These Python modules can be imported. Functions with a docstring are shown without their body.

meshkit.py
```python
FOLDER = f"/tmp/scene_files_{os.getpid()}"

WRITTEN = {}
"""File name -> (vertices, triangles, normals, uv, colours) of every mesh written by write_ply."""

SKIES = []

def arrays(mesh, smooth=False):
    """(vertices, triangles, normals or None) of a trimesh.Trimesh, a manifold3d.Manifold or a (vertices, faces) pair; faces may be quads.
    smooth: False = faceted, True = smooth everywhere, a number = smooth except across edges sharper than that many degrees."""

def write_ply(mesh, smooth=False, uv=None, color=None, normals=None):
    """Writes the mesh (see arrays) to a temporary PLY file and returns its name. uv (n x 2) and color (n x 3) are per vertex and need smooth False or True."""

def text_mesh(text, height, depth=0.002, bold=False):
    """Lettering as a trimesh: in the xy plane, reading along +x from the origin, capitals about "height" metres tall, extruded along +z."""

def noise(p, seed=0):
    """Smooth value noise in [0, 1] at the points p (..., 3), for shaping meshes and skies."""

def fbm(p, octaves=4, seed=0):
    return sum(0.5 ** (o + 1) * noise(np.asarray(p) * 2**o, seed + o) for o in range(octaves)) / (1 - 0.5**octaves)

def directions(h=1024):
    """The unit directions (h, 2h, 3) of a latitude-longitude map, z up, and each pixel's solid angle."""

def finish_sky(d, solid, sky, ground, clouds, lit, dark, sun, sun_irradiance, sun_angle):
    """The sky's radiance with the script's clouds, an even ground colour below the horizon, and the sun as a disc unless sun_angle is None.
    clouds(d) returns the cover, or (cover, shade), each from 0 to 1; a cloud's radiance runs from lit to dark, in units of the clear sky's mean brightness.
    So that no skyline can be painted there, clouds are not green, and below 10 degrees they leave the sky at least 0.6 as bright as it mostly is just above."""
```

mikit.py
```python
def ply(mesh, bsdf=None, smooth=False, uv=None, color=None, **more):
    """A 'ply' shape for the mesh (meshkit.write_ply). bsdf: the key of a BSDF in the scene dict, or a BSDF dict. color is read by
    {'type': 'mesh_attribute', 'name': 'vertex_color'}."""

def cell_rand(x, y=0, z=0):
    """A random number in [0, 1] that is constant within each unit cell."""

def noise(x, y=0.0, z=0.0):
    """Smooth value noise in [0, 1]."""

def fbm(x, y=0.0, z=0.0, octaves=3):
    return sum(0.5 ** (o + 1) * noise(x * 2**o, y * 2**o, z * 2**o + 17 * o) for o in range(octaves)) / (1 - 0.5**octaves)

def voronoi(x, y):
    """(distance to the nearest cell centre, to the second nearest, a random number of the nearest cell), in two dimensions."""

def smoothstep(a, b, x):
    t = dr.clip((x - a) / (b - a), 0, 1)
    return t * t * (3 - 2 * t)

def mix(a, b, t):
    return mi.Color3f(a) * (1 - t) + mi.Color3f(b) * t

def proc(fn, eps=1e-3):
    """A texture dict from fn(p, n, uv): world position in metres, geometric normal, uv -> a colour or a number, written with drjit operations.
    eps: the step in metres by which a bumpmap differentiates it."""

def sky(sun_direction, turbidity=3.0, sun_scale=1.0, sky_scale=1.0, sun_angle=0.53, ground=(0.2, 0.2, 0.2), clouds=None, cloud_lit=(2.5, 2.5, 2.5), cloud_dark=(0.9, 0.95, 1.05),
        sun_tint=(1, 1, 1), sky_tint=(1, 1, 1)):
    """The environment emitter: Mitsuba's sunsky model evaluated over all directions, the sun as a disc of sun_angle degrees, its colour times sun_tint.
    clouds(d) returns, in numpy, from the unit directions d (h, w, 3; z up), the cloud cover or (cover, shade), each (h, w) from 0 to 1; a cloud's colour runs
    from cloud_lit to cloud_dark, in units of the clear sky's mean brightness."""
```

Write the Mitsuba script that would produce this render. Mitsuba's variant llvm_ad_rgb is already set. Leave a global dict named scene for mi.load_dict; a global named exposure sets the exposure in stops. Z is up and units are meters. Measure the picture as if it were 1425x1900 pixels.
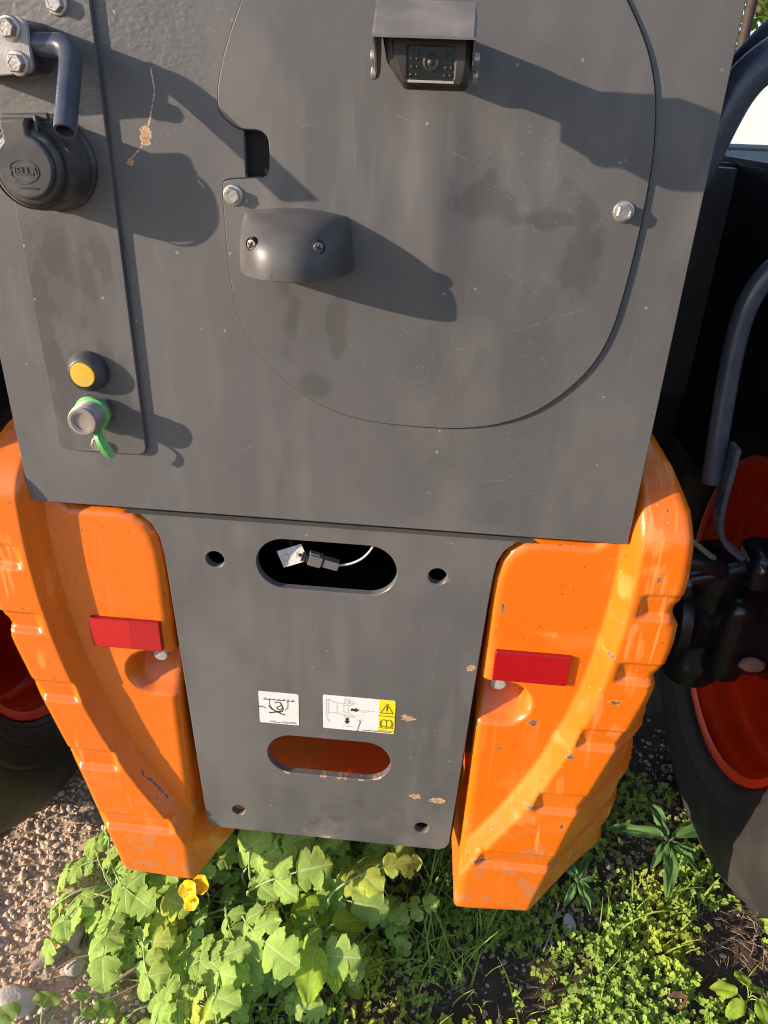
import math, numpy as np, trimesh, mitsuba as mi, drjit as dr, mikit, meshkit
import manifold3d as m3
from shapely.geometry import Polygon, LineString, Point
from shapely import affinity
from shapely.ops import unary_union
from mikit import noise, fbm, voronoi, cell_rand, smoothstep, mix

T = mi.ScalarTransform4f
scene, labels = {}, {}

# ------------------------------------------------------------------ camera, sky, exposure
CAM_R = np.array([[0.99540961, 0.08930335, 0.03441843], [0.07244699, -0.46808871, -0.88070676], [-0.06253918, 0.87915748, -0.47240976]])
CAM_C = np.array([0.132, -0.81, 1.365])
_m = np.eye(4)
_m[:3, 0], _m[:3, 1], _m[:3, 2], _m[:3, 3] = -CAM_R[0], -CAM_R[1], CAM_R[2], CAM_C
scene['camera'] = {'type': 'perspective', 'fov': 53.95, 'fov_axis': 'x', 'near_clip': 0.02, 'far_clip': 500.0, 'to_world': T(_m.tolist())}
SUN = np.array([-2.2, -1.0, 0.66])


def sky_clouds(d):
    c = meshkit.fbm(d * np.array([3, 3, 7.0]) + 5, 4, 3)
    return np.clip((c - 0.5) * 4, 0, 1) * 0.6


scene['sky'] = mikit.sky(SUN.tolist(), turbidity=3.0, sun_scale=1.0, sky_scale=1.1, sky_tint=(0.97, 0.98, 1.2), sun_tint=(0.87, 1.03, 1.68), ground=(0.16, 0.14, 0.11), clouds=sky_clouds)
exposure = 2.95

# ------------------------------------------------------------------ helpers


def put(key, mesh, bsdf, smooth=35, to=None, label=None, cat=None, group=None, kind=None, **kw):
    k, i = key, 0
    while k in scene:
        i += 1
        k = f'{key}_{i:03d}'
    d = mikit.ply(mesh, bsdf, smooth=smooth, **kw) if not isinstance(mesh, dict) else dict(mesh)
    if to is not None:
        d['to_world'] = to
    scene[k] = d
    lab = {a: b for a, b in (('label', label), ('category', cat), ('group', group), ('kind', kind)) if b}
    if lab:
        labels[k] = lab
    return k


def name(key, label, cat, group=None):
    labels[key] = {'label': label, 'category': cat, **({'group': group} if group else {})}


def cat_(*ms):
    return trimesh.util.concatenate([m if isinstance(m, trimesh.Trimesh) else tm(m) for m in ms])


def tm(man):
    v, f, _ = meshkit.arrays(man)
    return trimesh.Trimesh(v, f, process=False)


def signed_area(p):
    x, y = p[:, 0], p[:, 1]
    return 0.5 * np.sum(x * np.roll(y, -1) - np.roll(x, -1) * y)


def inset(p, b):
    """Moves a counter-clockwise ring inwards by b (vertex normals)."""
    e = np.roll(p, -1, 0) - p
    n = np.stack([-e[:, 1], e[:, 0]], 1)
    n /= np.linalg.norm(n, axis=1, keepdims=True) + 1e-12
    a = n + np.roll(n, 1, 0)
    a /= np.maximum((a * a).sum(1, keepdims=True) / 2, 0.5)
    return p + a * b


def ring(p, ccw=True):
    p = np.asarray(p, float)
    if np.linalg.norm(p[0] - p[-1]) < 1e-9:
        p = p[:-1]
    return p if (signed_area(p) > 0) == ccw else p[::-1]


def plate(poly, y, thick, bevel=0.0006):
    """A shapely polygon in (x, z) as a plate whose front face is at y (towards -y), with bevelled edges."""
    if poly.geom_type != 'Polygon':
        return cat_(*[plate(g, y, thick, bevel) for g in poly.geoms])
    rings = [ring(poly.exterior.coords)] + [ring(r.coords, False) for r in poly.interiors]
    ins = [inset(r, bevel) for r in rings]
    V, F, at = [], [], 0
    for k, yy in enumerate((y, y + thick)):
        pol = Polygon(ins[0], ins[1:]) if k == 0 else Polygon(rings[0], rings[1:])
        v, f = trimesh.creation.triangulate_polygon(pol, engine='earcut')
        V.append(np.c_[v[:, 0], np.full(len(v), yy), v[:, 1]])
        n2 = (v[f[:, 1]] - v[f[:, 0]])[:, 0] * (v[f[:, 2]] - v[f[:, 0]])[:, 1] - (v[f[:, 1]] - v[f[:, 0]])[:, 1] * (v[f[:, 2]] - v[f[:, 0]])[:, 0]
        f = np.where((n2 > 0)[:, None], f, f[:, ::-1])
        F.append((f if k == 0 else f[:, ::-1]) + at)
        at += len(v)
    for r, i in zip(rings, ins):
        n = len(r)
        lev = [np.c_[i[:, 0], np.full(n, y), i[:, 1]], np.c_[r[:, 0], np.full(n, y + bevel), r[:, 1]], np.c_[r[:, 0], np.full(n, y + thick), r[:, 1]]]
        V += lev
        for s in range(2):
            a = at + s * n + np.arange(n)
            b = at + s * n + (np.arange(n) + 1) % n
            F += [np.stack([a, a + n, b + n], 1), np.stack([a, b + n, b], 1)]
        at += 3 * n
    return trimesh.Trimesh(np.vstack(V), np.vstack(F), process=False)


def rrect(x0, z0, x1, z1, r, q=8):
    p = Polygon([(x0 + r, z0 + r), (x1 - r, z0 + r), (x1 - r, z1 - r), (x0 + r, z1 - r)])
    return p.buffer(r, quad_segs=q)


def capsule(xa, xb, z, r, q=16):
    return LineString([(xa, z), (xb, z)]).buffer(r, quad_segs=q)


def smooth_poly(pts, n=4, closed=True):
    """Chaikin corner cutting."""
    p = np.asarray(pts, float)
    for _ in range(n):
        q = np.roll(p, -1, 0) if closed else p[1:]
        a = p if closed else p[:-1]
        c = np.empty((2 * len(a), p.shape[1]))
        c[0::2], c[1::2] = 0.75 * a + 0.25 * q, 0.25 * a + 0.75 * q
        p = c if closed else np.vstack([p[:1], c, p[-1:]])
    return p


def tube(points, r, sides=16, caps=True, hollow=None):
    p = np.asarray(points, float)
    r = np.broadcast_to(r, (len(p),))
    t = np.gradient(p, axis=0)
    t /= np.linalg.norm(t, axis=1, keepdims=True) + 1e-12
    a = np.cross(t[0], [0, 0, 1.0] if abs(t[0][2]) < 0.9 else [1.0, 0, 0])
    A = []
    for k in range(len(p)):
        a = a - t[k] * (a @ t[k])
        a /= np.linalg.norm(a) + 1e-12
        A.append(a)
    A = np.array(A)
    B = np.cross(t, A)
    ang = np.arange(sides) * 2 * np.pi / sides
    rings_ = p[:, None] + r[:, None, None] * (np.cos(ang)[None, :, None] * A[:, None] + np.sin(ang)[None, :, None] * B[:, None])
    V, F = [rings_.reshape(-1, 3)], []
    n = len(p)

    def strip(base, k):
        i, j = np.meshgrid(np.arange(k - 1), np.arange(sides), indexing='ij')
        a0, b0 = base + i * sides + j, base + i * sides + (j + 1) % sides
        q = np.stack([a0, b0, b0 + sides, a0 + sides], -1).reshape(-1, 4)
        return np.vstack([q[:, [0, 1, 2]], q[:, [0, 2, 3]]])

    F.append(strip(0, n))
    at = n * sides
    j = np.arange(sides)
    if hollow:
        ins = [p[-1] + rr * (np.cos(ang)[:, None] * A[-1] + np.sin(ang)[:, None] * B[-1]) for rr in (r[-1], hollow)] + [p[-1] - t[-1] * 0.03 + hollow * (np.cos(ang)[:, None] * A[-1] + np.sin(ang)[:, None] * B[-1])]
        V += ins + [(p[-1] - t[-1] * 0.03)[None]]
        F.append(strip(at, 3))
        F.append(np.stack([at + 2 * sides + j, at + 2 * sides + (j + 1) % sides, np.full(sides, at + 3 * sides)], 1))
        at += 3 * sides + 1
    for end in ((0,) if hollow else (0, 1)) if caps else ():
        V += [rings_[-end], p[-end][None]]
        f = np.stack([at + (j + 1) % sides, at + j, np.full(sides, at + sides)], 1)
        F.append(f if end == 0 else f[:, ::-1])
        at += sides + 1
    return trimesh.Trimesh(np.vstack(V), np.vstack(F), process=False)


def lathe(profile, axis='y', sides=48, cap=False):
    """profile: (radius, height) pairs; the axis runs along the named direction (-y for 'y': heights point towards the viewer)."""
    pr = np.asarray(profile, float)
    ang = np.arange(sides) * 2 * np.pi / sides
    R, H = pr[:, 0][:, None], np.broadcast_to(pr[:, 1][:, None], (len(pr), sides))
    a, b = R * np.cos(ang), R * np.sin(ang)
    v = {'y': np.stack([a, -H, b], -1), 'x': np.stack([H, a, b], -1), 'z': np.stack([a, b, H], -1)}[axis].reshape(-1, 3)
    i, j = np.meshgrid(np.arange(len(pr) - 1), np.arange(sides), indexing='ij')
    a0, b0 = i * sides + j, i * sides + (j + 1) % sides
    q = np.stack([a0, b0, b0 + sides, a0 + sides], -1).reshape(-1, 4)
    f = np.vstack([q[:, [0, 1, 2]], q[:, [0, 2, 3]]])
    return trimesh.Trimesh(v, f, process=False)


def box(x0, x1, y0, y1, z0, z1, r=0.0, q=8):
    if r <= 0:
        m = trimesh.creation.box([x1 - x0, y1 - y0, z1 - z0])
        m.apply_translation([(x0 + x1) / 2, (y0 + y1) / 2, (z0 + z1) / 2])
        return m
    s = m3.Manifold.sphere(r, q)
    return tm(m3.Manifold.batch_hull([s.translate((x, y, z)) for x in (x0 + r, x1 - r) for y in (y0 + r, y1 - r) for z in (z0 + r, z1 - r)]))


def at(x, y, z, rx=0, ry=0, rz=0, s=1.0):
    return T().translate([x, y, z]).rotate([0, 0, 1], rz).rotate([0, 1, 0], ry).rotate([1, 0, 0], rx).scale(s)


def ribbon(points, widths, y, thick, lift=0.0):
    return plate(LineString(points).buffer(widths, quad_segs=2), y, thick, 0.0)


def seg(x, z, ax, az, bx, bz):
    """Distance to a segment, in drjit."""
    dx, dz = bx - ax, bz - az
    L = dx * dx + dz * dz
    t = dr.clip(((x - ax) * dx + (z - az) * dz) / L, 0, 1)
    return dr.sqrt(dr.square(x - ax - t * dx) + dr.square(z - az - t * dz)), t


def spot(x, z, cx, cz, rx, rz, wob=0.5, f=180.0):
    """1 inside an uneven blotch."""
    d = dr.sqrt(dr.square((x - cx) / rx) + dr.square((z - cz) / rz)) + wob * (noise(x * f, z * f, cx * 50) - 0.5) * 2
    return 1 - smoothstep(0.85, 1.05, d)


# ------------------------------------------------------------------ materials
def bsdf(key, base, rough=0.5, metallic=0.0, spec=0.5, coat=0.0, coat_gloss=0.9, bump=None, eps=5e-4, scale=1.0, sheen=0.0):
    b = {'type': 'principled', 'base_color': base if isinstance(base, dict) else {'type': 'rgb', 'value': list(base)},
         'roughness': rough if isinstance(rough, dict) else float(rough), 'metallic': float(metallic), 'specular': float(spec)}
    if coat:
        b['clearcoat'], b['clearcoat_gloss'] = float(coat), float(coat_gloss)
    if sheen:
        b['sheen'] = float(sheen)
    if bump is not None:
        b = {'type': 'bumpmap', 'tex': mikit.proc(bump, eps), 'scale': float(scale), 'bsdf': b}
    scene[key] = {'type': 'twosided', 'bsdf': b}


SCRATCH = [(-.245, .865, -.243, .86), (.125, 1.33, .16, 1.315), (.17, 1.345, .2, 1.30), (.19, 1.22, .235, 1.195), (.03, 1.37, .033, 1.30), (.036, 1.30, .045, 1.285),
           (-.02, 1.345, -.005, 1.35), (.07, 1.36, .09, 1.352), (.235, 1.36, .245, 1.375), (.20, 1.29, .215, 1.26), (.15, 1.18, .155, 1.21), (.10, 1.10, .13, 1.093),
           (.215, 1.16, .25, 1.12), (.13, 1.13, .28, 1.19), (-.30, 1.252, -.262, 1.262), (-.02, .735, -.005, .732),
           (.05, .905, .056, .93), (-.03, .95, -.02, .945), (.19, .98, .23, .985), (.33, 1.12, .335, 1.16), (-.19, 1.30, -.16, 1.335), (-.183, 1.29, -.172, 1.318), (-.16, 1.33, -.13, 1.35),
           (-.07, .655, -.045, .652), (.15, .66, .152, .73), (-.1, 1.0, -.04, 1.02), (-.24, .95, -.23, .951), (.02, .4, .034, .41), (.036, .402, .04, .415), (-.14, .33, -.115, .325), (.15, .34, .17, .335)]
BIGSCRATCH = [(-.165, 1.39, -.163, 1.372), (-.163, 1.372, -.170, 1.348), (-.170, 1.348, -.1755, 1.335), (-.1755, 1.335, -.182, 1.322), (-.182, 1.322, -.198, 1.307)]
RUST = [(.1199, .5885, .0085, .005), (.1386, .4303, .0075, .0045), (.1738, .4256, .0115, .0055), (.2018, .6899, .0055, .0045), (-.1765, 1.3315, .005, .0095), (-.1955, 1.308, .0028, .003), (.0, .318, .006, .004)]
RUSTLIP = [(-.060, .457, .004, .003), (.02, .4545, .004, .002), (.055, .4555, .004, .003), (.078, .462, .007, .004), (-.005, .4545, .005, .002), (.03, .4545, .003, .002)]


def paint_marks(p):
    x, z = p.x, p.z
    rust = mi.Float(0)
    rim_ = mi.Float(0)
    for cx, cz, rx, rz in RUST + RUSTLIP:
        d = dr.sqrt(dr.square((x - cx) / rx) + dr.square((z - cz) / rz)) + 1.5 * (fbm(x * 330, z * 480, cx * 50, 3) - 0.5)
        rust = dr.maximum(rust, 1 - smoothstep(0.6, 0.85, d))
        rim_ = dr.maximum(rim_, (1 - smoothstep(0.95, 1.1, d)))
    for a in BIGSCRATCH:
        d, t = seg(x, z, *a)
        rim_ = dr.maximum(rim_, 1 - smoothstep(0.0006, 0.0016, d + 0.0012 * noise(x * 500, z * 500)))
    return rust, rim_


def panel_col(p, n, uv):
    x, y, z = p.x, p.y, p.z
    big = fbm(x * 5, z * 4, 3.1, 5)
    fine = fbm(x * 90, z * 40, 1.7, 3)
    streak = noise(x * 55, z * 2.5, 9.0)
    v = 0.092 * (0.72 + 0.62 * big + 0.12 * (fine - 0.5) + 0.1 * (streak - 0.5))
    dust = smoothstep(0.46, 0.72, fbm(x * 13 + 3, z * 8, 7.7, 5)) * 0.5 + 0.3 * smoothstep(0.5, 0.7, fbm(x * 45, z * 9, 6.7, 3)) * smoothstep(0.4, 0.6, noise(x * 6, z * 6, 1.3))
    low = smoothstep(0.45, 0.32, z) * smoothstep(0.35, 0.6, fbm(x * 22, z * 22, 2.2, 3)) * 0.4
    c = mix(mi.Color3f(1.0, 0.985, 0.965) * v, mi.Color3f(0.155, 0.148, 0.136), dr.clip(dust + low, 0, 1))
    # dried runs and fingered stains
    st = mi.Float(0)
    for cx, cz, rx, rz in ((.255, 1.285, .017, .04), (.225, 1.273, .035, .009), (.265, 1.235, .02, .035), (-.035, 1.16, .016, .04), (.015, 1.15, .012, .045), (-.01, 1.09, .02, .016), (.16, 1.29, .03, .02)):
        d = dr.sqrt(dr.square((x - cx) / rx) + dr.square((z - cz) / rz)) + 2.0 * (fbm(x * 48, z * 36, cx * 31, 4) - 0.5)
        st = dr.maximum(st, (1 - smoothstep(0.55, 1.2, d)) * (0.5 + 0.4 * fbm(x * 25, z * 12, cx * 9, 3)))
    on_strip = smoothstep(-.322, -.32, x) * smoothstep(-.213, -.215, x) * smoothstep(.985, .99, z)
    w = fbm(x * 34, z * 14, 5.5, 4)
    st = dr.maximum(st, on_strip * (0.35 + 0.5 * smoothstep(0.48, 0.56, w)) * smoothstep(1.27, 1.22, z))
    c = mix(c, c * mi.Color3f(0.66, 0.65, 0.63), st)
    # scuffs, chips, pale specks
    f1, f2, w1 = voronoi(x * 150, z * 150)
    speck = (1 - smoothstep(0.07, 0.16, f1)) * smoothstep(0.97, 1.02, w1 * (0.75 + 0.5 * noise(x * 9, z * 9, 4.0)))
    g1, g2, w2 = voronoi(x * 38 + 7, z * 38)
    chip = (1 - smoothstep(0.03, 0.07, g1 + 0.05 * (noise(x * 600, z * 600) - 0.5))) * smoothstep(0.93, 0.95, w2)
    sc = mi.Float(0)
    for a in SCRATCH:
        d, t = seg(x, z, *a)
        sc = dr.maximum(sc, (1 - smoothstep(0.0001, 0.0007, d)) * smoothstep(0.35, 0.75, noise(x * 240, z * 240, 1.0)))
    c = mix(c, mi.Color3f(0.42, 0.41, 0.39), dr.clip(0.16 * speck + 0.4 * chip + 0.15 * sc, 0, 1))
    rust, rim_ = paint_marks(p)
    front = smoothstep(0.4, 0.8, dr.abs(n.y)) + 0.35 * smoothstep(0.3, 0.9, noise(x * 300, y * 300, z * 300))
    rust, rim_ = rust * dr.minimum(front, 1), rim_ * dr.minimum(front, 1)
    c = mix(c, mi.Color3f(0.55, 0.40, 0.24), 0.9 * rim_)
    c = mix(c, mix(mi.Color3f(0.34, 0.12, 0.03), mi.Color3f(0.42, 0.30, 0.20), noise(x * 300, z * 500)), rust)
    brown = smoothstep(.44, .40, z) * smoothstep(.31, .33, z) * smoothstep(0.60, 0.74, fbm(x * 75, z * 120, 3.0, 4)) * smoothstep(0.50, 0.62, fbm(x * 18, z * 26, 6.0, 2)) * smoothstep(.17, .1, dr.abs(x - .02))
    return mix(c, mi.Color3f(0.10, 0.06, 0.035), 0.5 * brown)


def panel_rough(p, n, uv):
    return 0.34 + 0.18 * fbm(p.x * 11, p.z * 11, 8.0, 3)


def panel_bump(p, n, uv):
    x, z = p.x, p.z
    peel = 0.00005 * noise(x * 420, z * 420, 2.0)
    ul = smoothstep(-.06, -.16, x) * smoothstep(1.32, 1.38, z)
    peel += ul * 0.00050 * fbm(x * 210, z * 330, 5.0, 2)
    # two soft dents pressed into the round cover
    ax = x - (.115 - .25 * dr.square(z - 1.27))
    dent = 0.0048 * dr.exp(-dr.square(ax / .030)) * dr.exp(-dr.square((z - 1.28) / .10))
    dent += -0.0018 * dr.exp(-dr.square((x - .155) / .03)) * dr.exp(-dr.square((z - 1.31) / .05))
    wave = 0.0014 * noise(x * 9 + 2, z * 9, 3.0)
    return peel + dent + wave


bsdf('dark_paint', mikit.proc(panel_col), mikit.proc(panel_rough), spec=0.5, bump=panel_bump, eps=6e-4)

CHIPS = [(.2985, .600, .0065, .0062), (.351, .572, .0055, .0075), (.310, .4635, .009, .004), (.359, .430, .004, .007), (.376, .749, .0055, .0035), (.3955, .6745, .008, .0042), (.2185, .5825, .003, .0035),
         (.257, .546, .003, .003), (.217, .243, .0045, .0025), (.2495, .3325, .015, .0034), (.222, .212, .009, .0035), (.226, .25, .002, .002), (.224, .1905, .014, .0022), (.2135, .44, .0025, .008), (.413, .872, .003, .006), (.234, .792, .003, .009)]
SCUFF = [(.405, .885, .013, .012), (.378, .853, .008, .022), (.40, .925, .011, .028), (.300, .757, .016, .006), (.335, .583, .013, .011), (.30, .44, .02, .012), (.395, .775, .006, .03), (.41, .765, .005, .02), (.375, .655, .006, .025),
         (.345, .51, .006, .02), (.405, .62, .01, .02), (-.418, .80, .006, .03), (-.40, .66, .008, .02)]
CRACK = [(-.287, .447, -.283, .436), (-.283, .436, -.275, .425), (-.275, .425, -.258, .396), (-.258, .396, -.252, .386)]


def orange_col(p, n, uv):
    x, z = p.x, p.z
    v = 0.92 + 0.16 * fbm(x * 9, z * 9, p.y * 9, 3)
    c = mi.Color3f(0.68, 0.142, 0.003) * v
    sc = mi.Float(0)
    for cx, cz, rx, rz in SCUFF:
        d = dr.sqrt(dr.square((x - cx) / rx) + dr.square((z - cz) / rz)) + 1.7 * (fbm(x * 130, z * 50, cx * 40, 4) - 0.5)
        sc = dr.maximum(sc, 1 - smoothstep(0.4, 1.15, d))
    haze = smoothstep(0.62, 0.8, fbm(x * 14 + 5, z * 20, p.y * 14, 3)) * 0.35
    c = mix(c, mi.Color3f(0.80, 0.36, 0.11), dr.clip(sc * (0.15 + 0.35 * noise(x * 160, z * 25, 3.0)) + haze * 0.3, 0, 1))
    f1, f2, w1 = voronoi(x * 70, z * 70)
    c = mix(c, mi.Color3f(0.75, 0.5, 0.25), (1 - smoothstep(0.03, 0.08, f1)) * smoothstep(0.86, 0.9, w1) * 0.7)
    b1, b2, bw = voronoi(x * 34 + 11, z * 34)
    c = mix(c, mi.Color3f(0.12, 0.05, 0.03), (1 - smoothstep(0.02, 0.045, b1)) * smoothstep(0.72, 0.75, bw))
    ax_ = dr.abs(x)
    band = smoothstep(.36, .40, ax_) + smoothstep(.55, .40, z) * smoothstep(.25, .33, ax_)
    runs = smoothstep(0.56, 0.72, fbm(x * 150, z * 14, p.y * 20, 4)) * smoothstep(0.42, 0.62, fbm(x * 16, z * 10, 4.4, 3))
    c = mix(c, mi.Color3f(0.78, 0.33, 0.10), dr.clip(runs * (0.12 + 0.5 * band), 0, 0.6))
    mud = smoothstep(.50, .22, z) * smoothstep(0.55, 0.68, fbm(x * 60, z * 60, p.y * 60, 4)) * 0.55 + smoothstep(.40, .20, z) * 0.10
    c = mix(c, mi.Color3f(0.36, 0.20, 0.10), dr.clip(mud, 0, 0.6))
    for cx, cz, rx, rz in CHIPS:
        d = dr.sqrt(dr.square((x - cx) / rx) + dr.square((z - cz) / rz)) + 1.2 * (noise(x * 260, z * 260, cx * 40) - 0.5)
        c = mix(c, mi.Color3f(0.72, 0.36, 0.10), (1 - smoothstep(0.9, 1.1, d)) * 0.6)
        c = mix(c, mix(mi.Color3f(0.13, 0.06, 0.04), mi.Color3f(0.27, 0.17, 0.12), noise(x * 300, z * 300)), 1 - smoothstep(0.75, 0.9, d))
    for a in CRACK:
        d, t = seg(x, z, *a)
        c = mix(c, mi.Color3f(0.10, 0.06, 0.05), 1 - smoothstep(0.0004, 0.0014, d + 0.0012 * (noise(x * 300, z * 300) - 0.3)))
    return c


def orange_bump(p, n, uv):
    return 0.00012 * noise(p.x * 140, p.y * 140, p.z * 140) + 0.0003 * noise(p.x * 30, p.y * 30, p.z * 30)


bsdf('orange_paint', mikit.proc(orange_col), 0.30, spec=0.5, coat=0.8, coat_gloss=0.93, bump=orange_bump, eps=5e-4)


def plastic_dust(base, dust, amt=0.5, f=25.0):
    def fn(p, n, uv):
        k = smoothstep(0.4, 0.7, fbm(p.x * f, p.y * f, p.z * f, 4)) * amt + 0.25 * amt * smoothstep(0.2, 1.0, n.z)
        s = smoothstep(0.86, 0.9, noise(p.x * 700, p.y * 700, p.z * 700)) * 0.25
        return mix(mi.Color3f(*base), mi.Color3f(*dust), dr.clip(k + s, 0, 1))
    return mikit.proc(fn)


def grain(a, f):
    return lambda p, n, uv: a * noise(p.x * f, p.y * f, p.z * f)


bsdf('orange_in_shade', plastic_dust((.95, .050, .004), (.65, .07, .015), 0.2, 12), 0.3, coat=0.5)  # orange paint with its brightened red look in shade put into the colour
bsdf('lamp_plastic', plastic_dust((.066, .064, .065), (.125, .118, .11), 0.4, 30), 0.42, bump=grain(.00005, 900), eps=3e-4)
bsdf('socket_plastic', plastic_dust((.034, .034, .036), (.11, .105, .095), 0.45, 35), 0.45, bump=grain(.00005, 900), eps=3e-4)
bsdf('black_rubber', plastic_dust((.020, .019, .019), (.055, .047, .04), 0.45, 9), 0.62, bump=grain(.0004, 120), eps=1e-3)
bsdf('black_frame', plastic_dust((.010, .010, .011), (.022, .02, .019), 0.35, 12), 0.42)
bsdf('black_axle', plastic_dust((.011, .011, .013), (.03, .025, .022), 0.35, 14), 0.22, coat=0.3, bump=grain(.0006, 60), eps=1e-3)
bsdf('dried_mud', plastic_dust((.30, .16, .11), (.38, .24, .17), 0.5, 80), 0.9)
bsdf('hole_black', (.006, .006, .006), 0.8)
bsdf('tube_paint', plastic_dust((.040, .050, .072), (.075, .082, .095), 0.4, 60), 0.28, coat=0.35, bump=grain(.00008, 300), eps=3e-4)
bsdf('plain_metal', plastic_dust((.50, .47, .43), (.30, .25, .20), 0.4, 140), 0.36, metallic=0.85, bump=grain(.0002, 500), eps=2e-4)
bsdf('dusty_steel', plastic_dust((.36, .34, .32), (.28, .25, .22), 0.5, 60), 0.5, metallic=0.25, bump=grain(.00012, 500), eps=2e-4)
bsdf('bracket_paint', plastic_dust((.30, .29, .285), (.42, .39, .35), 0.4, 50), 0.5, bump=grain(.0001, 500), eps=2e-4)
bsdf('camera_paint', plastic_dust((.10, .094, .092), (.22, .20, .18), 0.5, 30), 0.5, bump=grain(.00005, 900), eps=3e-4)
bsdf('camera_body', plastic_dust((.016, .014, .012), (.062, .048, .032), 0.5, 40), 0.45)
bsdf('rough_screw', (.25, .24, .23), 0.35, metallic=0.8)
bsdf('yellow_plastic', plastic_dust((.62, .40, .035), (.5, .36, .12), 0.3, 60), 0.4)
bsdf('green_plastic', plastic_dust((.10, .42, .10), (.30, .48, .26), 0.5, 80), 0.4)
bsdf('thread_metal', plastic_dust((.30, .28, .255), (.34, .28, .22), 0.5, 150), 0.45, metallic=0.5)
bsdf('white_label', plastic_dust((.68, .67, .65), (.5, .47, .42), 0.25, 60), 0.5)
bsdf('yellow_label', (.72, .62, .01), 0.5)
bsdf('print_dark', (.035, .032, .03), 0.6)
bsdf('print_grey', (.25, .25, .25), 0.6)
bsdf('tag_white', plastic_dust((.58, .57, .54), (.40, .38, .34), 0.4, 150), 0.6)
bsdf('grey_plastic', plastic_dust((.14, .135, .13), (.2, .18, .16), 0.4, 80), 0.5)
bsdf('wire_white', (.5, .5, .5), 0.4)


def reflector_col(p, n, uv):
    u, w = p.x * 520, p.z * 520
    g = dr.abs(dr.sin(u * 0.5 + w * 0.87)) * dr.abs(dr.sin(u * 0.5 - w * 0.87)) * dr.abs(dr.sin(u))
    left = smoothstep(-.2760, -.2756, p.x) + smoothstep(0.0, -.05, p.x) * 0
    side = dr.select(p.x < 0, 1 - left, 0.0)
    return mix(mi.Color3f(.33, .002, .005), mi.Color3f(.60, .008, .008), dr.clip(g * 0.5 + 0.4 * side, 0, 1))


def reflector_bump(p, n, uv):
    u, w = p.x * 520, p.z * 520
    return 0.0006 * dr.abs(dr.sin(u * 0.5 + w * 0.87)) * dr.abs(dr.sin(u * 0.5 - w * 0.87))


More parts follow.
